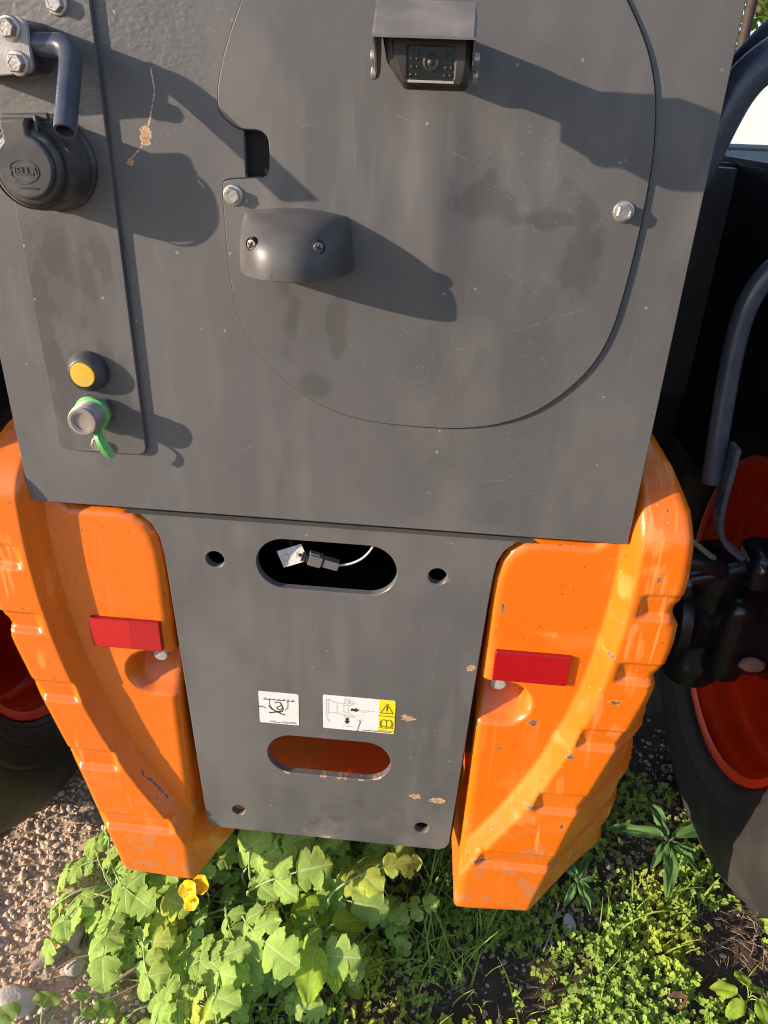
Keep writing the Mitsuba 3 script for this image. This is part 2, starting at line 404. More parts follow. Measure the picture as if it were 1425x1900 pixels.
bsdf('reflector_red', mikit.proc(reflector_col), 0.18, spec=0.7, coat=0.8, coat_gloss=0.97)
bsdf('reflector_edge', (.26, .004, .008), 0.25, coat=0.5)
bsdf('lens_glass', (.006, .006, .006), 0.12, spec=0.3)
bsdf('led_clear', (.10, .085, .06), 0.25, metallic=0.5)

# ------------------------------------------------------------------ the machine
MC = 'compact_loader'
name(MC, 'rear end of a grey and orange wheeled loading machine standing on gravel', 'machine')


def part(sub, mesh, mat, smooth=35, to=None, label=None, kind=None):
    return put(f'{MC}__{sub}', mesh, mat, smooth, to, label, kind=kind)


# rear panel, with the slot cut through it
panel = Polygon([(-.377, .9095), (.3712, .9095), (.3712, 1.66), (-.377, 1.66)]).difference(rrect(-.0775, 1.2965, -.0495, 1.3435, .004))
part('rear_panel', plate(panel, 0.0, .008, .0007), 'dark_paint', 30, label='flat dark grey upper rear panel')
COVER = [(-.06, 1.47), (-.0706, 1.4502), (-.0889, 1.4124), (-.0987, 1.3817), (-.1012, 1.3613), (-.0971, 1.3523), (-.0869, 1.3448), (-.0780, 1.3415), (-.0616, 1.3417), (-.0553, 1.3389), (-.0513, 1.332), (-.0523, 1.3065),
         (-.0547, 1.3016), (-.0602, 1.2984), (-.0965, 1.2959), (-.1006, 1.2923), (-.1013, 1.2812), (-.1009, 1.2461), (-.0986, 1.1918), (-.091, 1.152), (-.0716, 1.1171), (-.0421, 1.0878), (.0007, 1.0605), (.0505, 1.0475),
         (.1001, 1.0449), (.1554, 1.0455), (.1974, 1.0529), (.2375, 1.0695), (.2692, 1.0968), (.2933, 1.1274), (.3071, 1.1632), (.3128, 1.208), (.3164, 1.2605), (.317, 1.3), (.3161, 1.333), (.3118, 1.3666), (.3052, 1.3945),
         (.2924, 1.4233), (.2671, 1.4585), (.24, 1.49), (.15, 1.54), (.03, 1.53)]
cp = smooth_poly(COVER, 2)
part('cover_plate', plate(Polygon(cp), -.004, .0038, .0007), 'dark_paint', 30, label='rounded dark grey cover plate with a notch and faint dents')
part('cover_plate__seam_line', plate(Polygon(cp).buffer(.0013), -.0010, .0009, 0), 'hole_black', False)  # slightly wider dark strip standing in for the thin seam round the cover
SP = Polygon([(-.3215, 1.47), (-.3215, .9868), (-.2137, .9868), (-.2143, 1.47)]).buffer(-.011).buffer(.011, quad_segs=8)
part('socket_panel', plate(SP, -.0063, .0061, .0007), 'dark_paint', 30, label='narrow raised grey strip carrying socket and button')

# lower tow plate
slots = [capsule(-.0532, .0557, .8352, .0377), capsule(-.0505, .0595, .4946, .0388)]
holes = [Point(x, z).buffer(r, quad_segs=12) for x, z, r in ((-.1463, .8345, .0122), (.1460, .8346, .0122), (-.1418, .3611, .0105), (.1530, .3618, .0112))]
tow = Polygon([(-.262, .895), (-.240, .894), (-.2255, .880), (-.2175, .862), (-.2140, .836), (-.2125, .80), (-.1965, .334), (-.190, .322), (-.176, .3152), (.184, .3142), (.1935, .3205), (.1985, .332), (.2145, .80), (.2165, .836), (.219, .862), (.2265, .880), (.241, .894), (.262, .895)])
tow = tow.difference(unary_union(slots + holes))
part('tow_plate', plate(tow, .012, .011, .0009), 'dark_paint', 30, label='tapered lower grey plate with two long slots and four holes')
# what is behind it: dark frame cavity above, orange frame plate below
part('frame_box', cat_(box(-.30, .30, .32, .40, .62, .90), box(-.31, -.29, .05, .32, .3, .9), box(.29, .31, .05, .32, .3, .9), box(-.285, .285, .09, .32, .68, .70)), 'hole_black', False)
part('shade_strip', box(-.30, .30, .026, .034, .882, .904), 'dark_paint', False)  # added strip, set back so the panel shades it into a dark band
part('inner_plate', box(-.20, .20, .125, .135, .30, .62), 'orange_in_shade', False, label='orange inner plate seen through the lower slot')
for x_ in (-.190, .190):  # added black walls that keep sun from leaking in beside the tow plate
    part('light_blocker', box(x_ - .004, x_ + .004, .0245, .124, .42, .58), 'hole_black', False)
part('gap_block', box(.30, 1.12, 1.26, 1.6, .25, 1.31, .02), 'black_frame', 30)  # added black box closing a bright gap ahead of the right wheel
part('engine_body', box(-.33, .33, .0085, 1.6, .905, 1.655), 'hole_black', False)
part('chassis', box(-.27, .27, .405, 2.6, .50, .90), 'black_frame', False)


# bolts
def hexbolt(r_fl, r_hex, h_fl, h_hex):
    fl = lathe([(r_fl * .98, -.002), (r_fl, 0), (r_fl, h_fl * .35), (r_fl * .93, h_fl * .8), (r_hex * 1.12, h_fl), (0, h_fl)], 'y', 32)
    a = np.arange(6) * np.pi / 3
    pr = []
    for rr, hh in ((1.0, 0), (1.0, h_hex - .0012), (.86, h_hex), (.62, h_hex), (.58, h_hex - .0006), (0, h_hex - .0006)):
        pr.append((rr * r_hex * 1.13, h_fl + hh))
    hx = lathe(pr, 'y', 6)
    return cat_(fl, hx)


BOLT = mikit.ply(hexbolt(.0104, .0072, .0028, .0062), 'plain_metal', smooth=28)
BOLT_S = mikit.ply(hexbolt(.0088, .0064, .0024, .0058), 'plain_metal', smooth=28)
for i, (x, z) in enumerate(((-.0902, 1.2817), (.2976, 1.2831))):
    part('cover_plate__bolt', BOLT, None, to=at(x, -.004, z, ry=17 + 23 * i))
part('socket_panel__bolt', BOLT_S, None, to=at(-.2714, -.0063, .9979, ry=8))
part('socket_panel__bolt', BOLT, None, to=at(-.2455, -.0063, 1.439, ry=20))

# pipe clamp: rubber block, steel plate, two bolts, bent pipe
cl = Polygon([(-.335, 1.374), (-.2570, 1.3815), (-.2565, 1.4245), (-.335, 1.4245)]).buffer(-.008).buffer(.008, quad_segs=6)
part('pipe_clamp', plate(cl.buffer(-.0012), -.044, .0377, .0012), 'socket_plastic', 30)
part('pipe_clamp__clamp_plate', plate(cl, -.049, .0046, .0008), 'bracket_paint', 30, label='pale steel clamp plate with two bolts')
for x, z in ((-.2722, 1.4155), (-.2695, 1.3885)):
    part('pipe_clamp__bolt', BOLT, None, to=at(x, -.049, z, ry=x * 4000))
em = unary_union([rrect(-.2615, 1.3968, -.2560, 1.4035, .0008).exterior.buffer(.0003), LineString([(-.2597, 1.3985), (-.2597, 1.402), (-.2577, 1.402), (-.2577, 1.3985), (-.2597, 1.3985)]).buffer(.0003)])
part('pipe_clamp__emblem', plate(affinity.translate(em, -.0035, .0005), -.0493, .0006, 0), 'bracket_paint', False)
pp = smooth_poly([(-.34, -.036, 1.404), (-.245, -.036, 1.4045), (-.229, -.038, 1.4045), (-.2215, -.044, 1.396), (-.2195, -.056, 1.382), (-.2145, -.092, 1.3365)], 3, False)
part('drain_pipe', tube(pp, .0100, 24, hollow=.0078), 'tube_paint', 40, label='short bent slate blue metal pipe')

# trailer socket with lid
SX, SZ = -.2720, 1.3035
part('trailer_socket', lathe([(.0450, 0), (.0450, .004), (.0435, .006), (.0420, .0065), (.0420, .018), (.0408, .020), (.0412, .022), (.0412, .030), (.0405, .036), (.0385, .043), (.0340, .0495), (.0295, .053), (0, .053)], 'y', 64), 'socket_plastic', 40, at(SX, -.0063, SZ), label='round black trailer socket with hinged lid')
lid = Point(0, 0).buffer(.0285, quad_segs=20)
tabp = Polygon([(-.0155, .01), (-.0155, .0385), (.0065, .0395), (.0065, .012)]).buffer(.002)
lid2 = lid.union(tabp).buffer(.003).buffer(-.003)


def slab(poly, y_back, y_front, r, steps=5):
    ms = []
    ring0 = ring(poly.exterior.coords)
    lev = [(0.0, y_back), (0.0, y_front + r)] + [(r * (1 - math.cos(k / steps * math.pi / 2)), y_front + r - r * math.sin(k / steps * math.pi / 2)) for k in range(1, steps + 1)]
    rings_ = [np.c_[(q := inset(ring0, b))[:, 0], np.full(len(q), y), q[:, 1]] for b, y in lev]
    n = len(ring0)
    F = []
    for s in range(len(lev) - 1):
        a = s * n + np.arange(n)
        b = s * n + (np.arange(n) + 1) % n
        F += [np.stack([a, b, b + n], 1), np.stack([a, b + n, a + n], 1)]
    q = inset(ring0, r)
    v, f = trimesh.creation.triangulate_polygon(Polygon(q), engine='earcut')
    n2 = np.cross(np.c_[v[f[:, 1]] - v[f[:, 0]], np.zeros(len(f))], np.c_[v[f[:, 2]] - v[f[:, 0]], np.zeros(len(f))])[:, 2]
    f = np.where((n2 > 0)[:, None], f, f[:, ::-1]) + n * len(lev)
    return trimesh.Trimesh(np.vstack(rings_ + [np.c_[v[:, 0], np.full(len(v), y_front), v[:, 1]]]), np.vstack(F + [f]), process=False)


part('trailer_socket__lid', slab(lid2, -.054, -.0640, .0035), 'socket_plastic', 40, at(SX - .001, 0, SZ))
part('trailer_socket__hinge_pin', cat_(tube([(-.022, -.05, .041), (.021, -.05, .043)], .0035, 12), box(.010, .0135, -.058, -.048, .030, .044, .001)), 'socket_plastic', 40, at(SX + .002, 0, SZ))
part('trailer_socket__seal_ring', lathe([(.0372, .0545), (.0382, .056), (.0372, .058)], 'y', 48), 'black_frame', 40, at(SX, 0, SZ))
sx, sz_ = -.2425, 1.3175
part('trailer_socket__screw_recess', lathe([(.0098, -.002), (.0092, .0006), (.0078, .0), (.0072, -.0005), (0, -.0006)], 'y', 24), 'hole_black', 40, at(sx, -.0470, sz_, rz=38))
part('trailer_socket__screw', lathe([(.0050, 0), (.0050, .003), (.0044, .0038), (.0026, .0038), (.0022, .0022), (0, .0022)], 'y', 24), 'dusty_steel', 40, at(sx + .0015, -.0475, sz_ - .001, rz=38))
ov = affinity.scale(Point(0, 0).buffer(1, quad_segs=16), .0145, .0095)
ovr = ov.exterior.buffer(.0005)
swoosh = LineString([(-.011, -.0095), (-.005, -.0115), (.003, -.0108), (.011, -.007), (.0145, -.002)]).buffer(.0004)
part('trailer_socket__emblem', cat_(plate(affinity.rotate(ovr.union(swoosh), 0), -.0648, .0010, 0)), 'socket_plastic', False, at(SX - .002, 0, SZ - .003))


def text(s, h, y, x, z, depth=.0005, bold=True, sx=1.0):
    m = meshkit.text_mesh(s, h, depth, bold)
    w = m.bounds[1][0] - m.bounds[0][0]
    v = m.vertices.copy()
    m.vertices = np.c_[x + (v[:, 0] - m.bounds[0][0] - w / 2) * sx, y - v[:, 2], z + v[:, 1] - h / 2]
    return m


part('trailer_socket__lettering', cat_(text('HELLA', .0064, -.0640, SX - .002, SZ - .003, .0010), text('Made in Czech', .0019, -.0640, SX + .001, SZ - .0180, .0006)), 'socket_plastic', False)

# yellow button
BX, BZ = -.2692, 1.0885
part('push_button', lathe([(.0232, 0), (.0235, .002), (.0228, .007), (.0205, .012), (.0170, .0155), (.0150, .0162), (.0150, .0150), (0, .0150)], 'y', 48), 'socket_plastic', 50, at(BX, -.0063, BZ), label='round black rubber button housing')
part('push_button__button_cap', lathe([(.0143, 0), (.0143, .0025), (.0136, .0034), (.0110, .0036), (0, .0037)], 'y', 40), 'yellow_plastic', 40, at(BX, -.0208, BZ), label='yellow push button face')
part('push_button__symbol', text('45', .0075, -.0243, BX, BZ, .0003, False), 'yellow_plastic', False)

# threaded coupling with green cap strap
CX, CZ = -.2685, 1.0400
nut = lathe([(.0208, 0), (.0208, .0075), (.0195, .009), (0, .009)], 'y', 6)
part('test_coupling', nut, 'thread_metal', 20, at(CX, -.0063, CZ, ry=12), label='threaded steel coupling')
part('test_coupling__cap_ring', lathe([(.0150, .008), (.0205, .008), (.0212, .010), (.0205, .013), (.0165, .0145), (.0150, .0145)], 'y', 40), 'green_plastic', 40, at(CX, -.0063, CZ), label='green plastic ring of a dust cap')
th = [(.0150, .013)]
for k in range(5):
    th += [(.0172, .0145 + k * .0038), (.0176, .0157 + k * .0038), (.0155, .0170 + k * .0038), (.0155, .0178 + k * .0038)]
th += [(.0165, .0345), (.0168, .0365), (.0155, .0375), (.0125, .0375), (.0120, .0365), (.0105, .0365), (.0100, .0345), (.0085, .0343), (0, .0338)]
part('test_coupling__thread', lathe(th, 'y', 40), 'thread_metal', 30, at(CX, -.0063, CZ))
st = np.array([(-.2615, -.027, 1.0245), (-.2565, -.034, 1.0175), (-.2520, -.036, 1.008), (-.2485, -.034, .998), (-.2465, -.030, .9905)])
st = smooth_poly(st, 2, False)
wd = np.interp(np.linspace(0, 1, len(st)), [0, .25, .7, .9, 1], [.0035, .0048, .0058, .0042, .0004])
dirw = np.array([.82, .35, .35])
dirw /= np.linalg.norm(dirw)
L_ = st - dirw * wd[:, None]
R_ = st + dirw * wd[:, None]
R_[:, 1] += .002
n = len(st)
k_ = np.arange(n - 1)
V = np.vstack([L_, st + [0, -.0016, 0], R_])
F = np.vstack([np.stack([k_ + o, k_ + n + o, k_ + n + 1 + o], 1) for o in (0, n)] + [np.stack([k_ + o, k_ + n + 1 + o, k_ + 1 + o], 1) for o in (0, n)])
F = np.vstack([F, F[:, ::-1] + 3 * n])
V = np.vstack([V, V + [0.0002, .0008, 0.0002]])
part('test_coupling__cap_strap', trimesh.Trimesh(V, F, process=False), 'green_plastic', 30, label='torn green strap hanging from the coupling')

# number plate lamp
def lamp_y(u, w):
    return -.004 - .072 * (0.02 + .98 * (1 - abs(u) ** 2.4) ** .62) * (1 - w ** 3.2) ** (1 / 1.7)


def lamp_mesh():
    a, zb, zt, H = .0580, 1.2135, 1.2725, .072
    us = np.linspace(-1, 1, 81)
    us = np.sign(us) * (1 - (1 - abs(us)) ** 1.9)
    ws = np.linspace(0, 1, 40)
    ws = 1 - (1 - ws) ** 1.5
    V = []
    for w in ws:
        for u in us:
            plan = (1 - abs(u) ** 2.4) ** .62
            side = (1 - w ** 3.2) ** (1 / 1.7)
            V.append((a * u * (1 - .10 * w ** 3), -.004 - H * (0.02 + .98 * plan) * side, zb + (zt - zb) * w * (1 - .10 * u * u)))
    nu = len(us)
    F = []
    for i in range(len(ws) - 1):
        for j in range(nu - 1):
            p = i * nu + j
            F += [(p, p + 1, p + nu + 1), (p, p + nu + 1, p + nu)]
    b = len(V)
    for j in range(nu):                      # underside lip, turned inwards
        x, y, z = V[j]
        V.append((x * .95, y * .93 - .0003, z - .0015))
        V.append((x * .92, y * .90 - .0003, z + .004))
        V.append((x * .92, -.004, z + .006))
    for j in range(nu - 1):
        q = [j, b + 3 * j, b + 3 * j + 1, b + 3 * j + 2]
        r = [j + 1, b + 3 * j + 3, b + 3 * j + 4, b + 3 * j + 5]
        for s in range(3):
            F += [(q[s], q[s + 1], r[s + 1]), (q[s], r[s + 1], r[s])]
    m = trimesh.Trimesh(np.array(V), np.array(F), process=False)
    m.apply_translation([-.0265, 0, 0])
    return m


part('plate_lamp', lamp_mesh(), 'lamp_plastic', 50, label='rounded dark grey licence plate lamp housing')
scr = lathe([(.0052, -.001), (.0052, .0012), (.0046, .0020), (0, .0024)], 'y', 24)
cross = cat_(box(-.0033, .0033, -.0032, -.0018, -.0006, .0006), box(-.0006, .0006, -.00321, -.0018, -.0033, .0033))
for x, z, rz in ((-.0590, 1.2440, -19), (.0055, 1.2445, 19)):
    y = lamp_y((x + .0265) / .058, (z - 1.2125) / .06) - .0004
    k = part('plate_lamp__screw', scr, 'rough_screw', 40, at(x, y, z, ry=25, rz=rz))
    part('plate_lamp__screw_slot', cross, 'hole_black', False, at(x, y, z, ry=25, rz=rz))
    part('plate_lamp__screw_seat', lathe([(.0062, .0012), (.0068, .0004), (.0068, -.004)], 'y', 24), 'hole_black', 40, at(x, y, z, rz=rz))
part('plate_lamp__lettering', text('12V15W', .0034, -.0745, -.0290, 1.2175, .0012, False), 'lamp_plastic', False)

# rear view camera under a sheet metal hood
HX0, HX1 = .0612, .1398
prof = smooth_poly([(-.088, 1.4390), (-.108, 1.4398), (-.117, 1.4365), (-.1405, 1.4135)], 3, False)
V, F = [], []
for y, z in prof:
    for x in (HX0, HX0 + .002, HX1 - .002, HX1):
        V.append((x, y + (.0018 if x in (HX0, HX1) else 0), z))
for i in range(len(prof) - 1):
    for j in range(3):
        p = i * 4 + j
        F += [(p, p + 4, p + 5), (p, p + 5, p + 1)]
top = trimesh.Trimesh(np.array(V), np.array(F), process=False)
back = top.copy()
back.vertices = top.vertices + [0, .0016, -.0009]
back.faces = back.faces[:, ::-1]
rim_e = box(HX0, HX1, -.1407, -.1388, 1.4118, 1.4136)
cheeks = []
for x in (HX0, HX1 - .0016):
    q = plate(Polygon([(-.088, 1.4380), (-.108, 1.4388), (-.1165, 1.4355), (-.1390, 1.4132), (-.128, 1.406), (-.112, 1.3900), (-.096, 1.386), (-.080, 1.392), (-.078, 1.42)]), 0, .0016, .0002)
    v = q.vertices.copy()
    q.vertices = np.c_[x + v[:, 1], v[:, 0], v[:, 2]]
    cheeks.append(q)
cs = m3.Manifold.sphere(.006, 16)
cb = tm(m3.Manifold.batch_hull([cs.translate(q) for q in ((.0715, -.114, 1.420), (.1322, -.114, 1.420), (.0760, -.113, 1.400), (.1322, -.113, 1.398), (.0885, -.112, 1.3842), (.1310, -.112, 1.3842), (.0750, -.075, 1.424), (.1315, -.075, 1.424), (.0870, -.080, 1.392), (.1315, -.080, 1.392))]))
part('rear_camera', cb, 'camera_body', 40, label='black rear view camera under a metal hood')
part('rear_camera__hood', cat_(top, back, rim_e, *cheeks), 'camera_paint', 30, label='dusty grey folded sheet metal camera hood')
part('rear_camera__bracket', cat_(box(.088, .1345, -.0065, -.0042, 1.388, 1.4270, .001), box(.092, .1325, -.078, -.040, 1.397, 1.4225, .002), box(.092, .1360, -.042, -.006, 1.392, 1.4225, .002)), 'camera_body', 30)
fr = Polygon([(.0845, 1.3815), (.1320, 1.3815), (.1342, 1.398), (.1342, 1.4185), (.0740, 1.4185), (.0755, 1.403)]).buffer(-.004).buffer(.004).difference(rrect(.0880, 1.3862, .1245, 1.4078, .001))
part('rear_camera__bezel', plate(fr, -.1212, .004, .0015), 'camera_body', 30)
part('rear_camera__window', plate(rrect(.0870, 1.3852, .1255, 1.4088, .001), -.1196, .0008, 0), 'lens_glass', False)
part('rear_camera__window_ledge', box(.0885, .1250, -.1222, -.1200, 1.3832, 1.3850), 'dusty_steel', False)
part('rear_camera__lens', lathe([(.0065, 0), (.0065, .002), (.0050, .0025), (.0045, .0012), (.0028, .0014), (.002, .0022), (0, .0026)], 'y', 32), 'camera_body', 40, at(.1062, -.1196, 1.3975))
LED = mikit.ply(lathe([(.0011, 0), (.0011, .0010), (.0008, .0016), (0, .0018)], 'y', 10), 'led_clear', smooth=50)
for dx in (.0905, .0950, .1172, .1217):
    for k in range(4):
        part('rear_camera__led', LED, None, to=at(dx + .0006 * (k % 2), -.1196, 1.3888 + .0054 * k))
for s, x in ((-1, HX0), (1, HX1)):
    for z in (1.4010, 1.3895):
        kn = lathe([(.0050, 0), (.0050, .0035), (.0042, .0042), (0, .0042)], 'x', 18)
        if s < 0:
            kn.vertices[:, 0] *= -1
            kn.faces = kn.faces[:, ::-1]
        part('rear_camera__side_screw', kn, 'plain_metal', 40, at(x, -.105 + (1.4010 - z) * .5, z))


# ------------------------------------------------------------------ wheel fenders (modelled in the plane of the right one, mirrored for the left one)
OUT = np.array([(.345, 1.035), (.345, .905), (.335, .897), (.270, .897), (.250, .8935), (.2345, .882), (.2245, .864), (.2190, .838), (.2175, .80), (.2175, .72), (.2175, .62), (.2175, .45), (.2170, .33), (.2160, .25), (.2145, .214),
                (.235, .212), (.306, .218), (.330, .220), (.412, .202), (.496, .150), (.498, .165), (.481, .225), (.483, .237), (.499, .246), (.4905, .33), (.4760, .388), (.4775, .399), (.4925, .408), (.4840, .46), (.4690, .513), (.4530, .556), (.4510, .572), (.4640, .584), (.4620, .6115), (.4530, .634),
                (.4485, .650), (.4490, .683), (.4490, .697), (.4420, .707), (.4425, .722), (.4510, .732), (.4540, .770), (.4520, .803), (.4450, .812), (.4440, .829), (.4495, .838), (.4510, .872), (.4465, .918), (.4395, .954), (.4220, .989), (.4010, 1.010), (.374, 1.025)])
RIDGE = np.array([(.374, 1.05), (.3785, .957), (.381, .897), (.3825, .834), (.377, .747), (.3625, .645), (.331, .535), (.288, .435), (.243, .355), (.2075, .285), (.18, .23)])
CREASE = np.array([(.470, .90), (.452, .76), (.4324, .6668), (.4054, .5527), (.3751, .4372), (.3513, .3039), (.3328, .213), (.325, .15)])
POCKET = [(.400, .8045, .8390, .070), (.391, .699, .7300, .055), (.3585, .5760, .6100, .10), (.3165, .4415, .4800, .10), (.242, .3090, .3425, .10)]


def dist_poly(p, line, closed=False):
    a = line
    b = np.roll(line, -1, 0) if closed else line[1:]
    a = a if closed else line[:-1]
    best, sign, tt = np.full(len(p), 9.0), np.ones(len(p)), np.zeros(len(p))
    for i in range(len(a)):
        d = b[i] - a[i]
        t = np.clip(((p - a[i]) @ d) / (d @ d), 0, 1)
        q = p - a[i] - t[:, None] * d
        L = np.hypot(q[:, 0], q[:, 1])
        m = L < best - 1e-12
        best = np.where(m, L, best)
        sign = np.where(m, np.sign(d[0] * q[:, 1] - d[1] * q[:, 0]), sign)
    return best, sign


def sstep(a, b, x):
    t = np.clip((x - a) / (b - a), 0, 1)
    return t * t * (3 - 2 * t)


RIDGE_S = smooth_poly(RIDGE, 3, False)
CREASE_S = smooth_poly(np.array([.132, 1.365]) + (CREASE - [.132, 1.365]) * .986, 2, False)


def fender_y(p, edge):
    x, z = p[:, 0], p[:, 1]
    y = .013 - .003 * sstep(.75, .25, z)
    d, s = dist_poly(p, RIDGE_S)
    s = d * s                                                      # positive outside the ridge (towards the wheel)
    y = y - .029 * sstep(-.015, .007, s)
    d, c = dist_poly(p, CREASE_S)
    c = d * c
    fall = np.where(c > 0, c, 0)
    y = y + np.sqrt((fall * 1.25) ** 2 + .006 ** 2) - .006
    # recessed pockets of the rib pattern
    for x0, z0, z1, L in POCKET:
        x0, z0, z1 = .132 + (x0 - .132) * .986, 1.365 - (1.365 - z0) * .986, 1.365 - (1.365 - z1) * .986
        zz = z - (x - x0) * .02
        m = sstep(x0 - .003, x0 + .012, x - .25 * np.clip(z1 - zz, 0, .05) * 0) * sstep(z0 - .002, z0 + .006, zz) * sstep(z1 + .0035, z1 - .0005, zz)
        depth = .0105 * (0.55 + .45 * sstep(z1, z0, zz))
        y = y + m * depth * .8
    # hollow for the lashing eye at the inner edge
    cx, cz, r = .252, .630, .0395
    q = np.where(x < cx, np.abs(z - cz), np.hypot(x - cx, z - cz))
    y = y + .052 * sstep(r + .002, r - .013, q) * (0.22 + .78 * sstep(cz - r, cz + r * .55, z))
    # rounded outer edges
    r = .013
    y = y + r - np.sqrt(np.clip(r * r - np.clip(r - edge, 0, r) ** 2, 0, None))
    rr = np.clip((z - .912) / .11, 0, 1.1)
    return y + .13 * rr ** 2


def fender(sgn):
    poly = Polygon(OUT).buffer(-.005).buffer(.011).buffer(-.006)
    ex = poly.exterior
    N = int(ex.length / .003)
    b = np.array([ex.interpolate(k / N, True).coords[0] for k in range(N)])
    b = ring(b)
    pts = [b]
    lev = [.0006, .002, .0045, .008, .0125]
    for L in lev:
        g = poly.buffer(-L)
        e = g.exterior
        M = int(e.length / .0032)
        pts.append(np.array([e.interpolate(k / M, True).coords[0] for k in range(M)]))
    inner = poly.buffer(-.0145)
    h = .0034
    gx, gz = np.meshgrid(np.arange(.20, .51, h), np.arange(.13, 1.05, h * .866))
    gx = gx + (np.arange(gx.shape[0]) % 2)[:, None] * h / 2
    g = np.c_[gx.ravel(), gz.ravel()]
    import shapely
    g = g[shapely.contains_xy(inner, g[:, 0], g[:, 1])]
    pts.append(g)
    P2 = np.vstack(pts)
    from scipy.spatial import Delaunay
    tri = Delaunay(P2).simplices
    cen = P2[tri].mean(1)
    tri = tri[shapely.contains_xy(poly.buffer(1e-6), cen[:, 0], cen[:, 1])]
    a = P2[tri]
    ar = (a[:, 1, 0] - a[:, 0, 0]) * (a[:, 2, 1] - a[:, 0, 1]) - (a[:, 1, 1] - a[:, 0, 1]) * (a[:, 2, 0] - a[:, 0, 0])
    tri = np.where((ar > 0)[:, None], tri, tri[:, ::-1])[np.abs(ar) > 1e-10]
    edge, _ = dist_poly(P2, b, True)
    y = fender_y(P2, edge)
    V = [np.c_[P2[:, 0], y, P2[:, 1]]]
    F = [tri]
    at_ = len(P2)
    # side wall, swept back; the lower inner corner flares towards the middle
    nb = len(b)
    inn = (b[:, 0] < .2225) * sstep(.37, .26, b[:, 1])
    depth = [0.0, .004, .03, .07, .12]
    for dd in depth:
        V.append(np.c_[b[:, 0] - inn * dd * (.40 if sgn < 0 else .04), y[:nb] + dd, b[:, 1]])
    for s in range(len(depth) - 1):
        i = at_ + s * nb + np.arange(nb)
        j = at_ + s * nb + (np.arange(nb) + 1) % nb
        F += [np.stack([i, i + nb, j + nb], 1), np.stack([i, j + nb, j], 1)]
    V, F = np.vstack(V), np.vstack(F)
    if sgn < 0:
        V[:, 0] *= -1
        F = F[:, ::-1]
    return trimesh.Trimesh(V, F, process=False)


for sgn in (1, -1):
    k = part('wheel_fender', fender(sgn), 'orange_paint', 48, label='glossy orange rear wheel fender with stepped ribs, ' + ('right' if sgn > 0 else 'left') + ' side')
    part('reflector', slab(rrect(-.0505, -.0247, .0505, .0247, .0022), .0150, .0066, .0008, 3), 'reflector_edge', 40, at(.2820 * sgn, 0, .7015), label='red rectangular reflector')
    rk = list(scene)[-1]
    put(rk + '__reflector_face', plate(rrect(.2820 * sgn - .0492, .7015 - .0234, .2820 * sgn + .0492, .7015 + .0234, .0015), .0062, .0008, .0002), 'reflector_red', False)
    part('lashing_bolt', lathe([(.011, 0), (.011, .006), (.009, .008), (0, .0085)], 'y', 24), 'bracket_paint', 40, at(.244 * sgn, .034, .654))
    part('mounting_rib', box(*sorted((.235 * sgn, .40 * sgn)), .06, .30, .60, .88), 'hole_black', False)

# ------------------------------------------------------------------ stickers on the tow plate
SY = .0114
part('hook_sticker', plate(rrect(-.0984, .5558, -.0397, .6158, .0022), SY, .0006, .0001), 'white_label', False, label='white sticker with a lashing hook symbol')
L = [LineString([(-.0915, .6015), (-.0455, .6015)]).buffer(.0006)]
L += [LineString([(-.0905 + .0067 * i, .6018), (-.0868 + .0067 * i, .6047)]).buffer(.0005) for i in range(7)]
L += [LineString([(-.0822, .6012), (-.0822, .589), (-.076, .5815)]).buffer(.0006), LineString([(-.0555, .6012), (-.0555, .590), (-.0600, .5835)]).buffer(.0006)]
hook = smooth_poly([(-.0745, .5960), (-.0700, .5985), (-.0650, .5965), (-.0655, .5915), (-.0715, .5890), (-.0720, .5850), (-.0670, .5830), (-.0640, .5870)], 2, False)
L += [LineString(hook).buffer(.0009), LineString(smooth_poly([(-.0835, .5895), (-.080, .5835), (-.072, .5795), (-.0640, .5800), (-.0625, .5880), (-.066, .595)], 2, False)).buffer(.0010),
      LineString([(-.0830, .5765), (-.0755, .5780), (-.0660, .5810)]).buffer(.0011), LineString([(-.0750, .5800), (-.0610, .5745)]).buffer(.0011)]
L += [LineString([(-.0985, .5865), (-.0925, .5875)]).buffer(.0009), LineString([(-.0915, .5852), (-.0885, .5850)]).buffer(.0006)]
for i, (a, b) in enumerate(((-.0810, -.0735), (-.0640, -.0560), (-.0548, -.0440))):
    L.append(LineString([(a, .5606), (b, .5606)]).buffer(.00045))
L += [LineString([(-.083 + .0032 * i, .5585), (-.0812 + .0032 * i, .5585)]).buffer(.0005) for i in range(13)]
part('hook_sticker__print', plate(unary_union(L), SY - .0003, .0002, 0), 'print_dark', False)

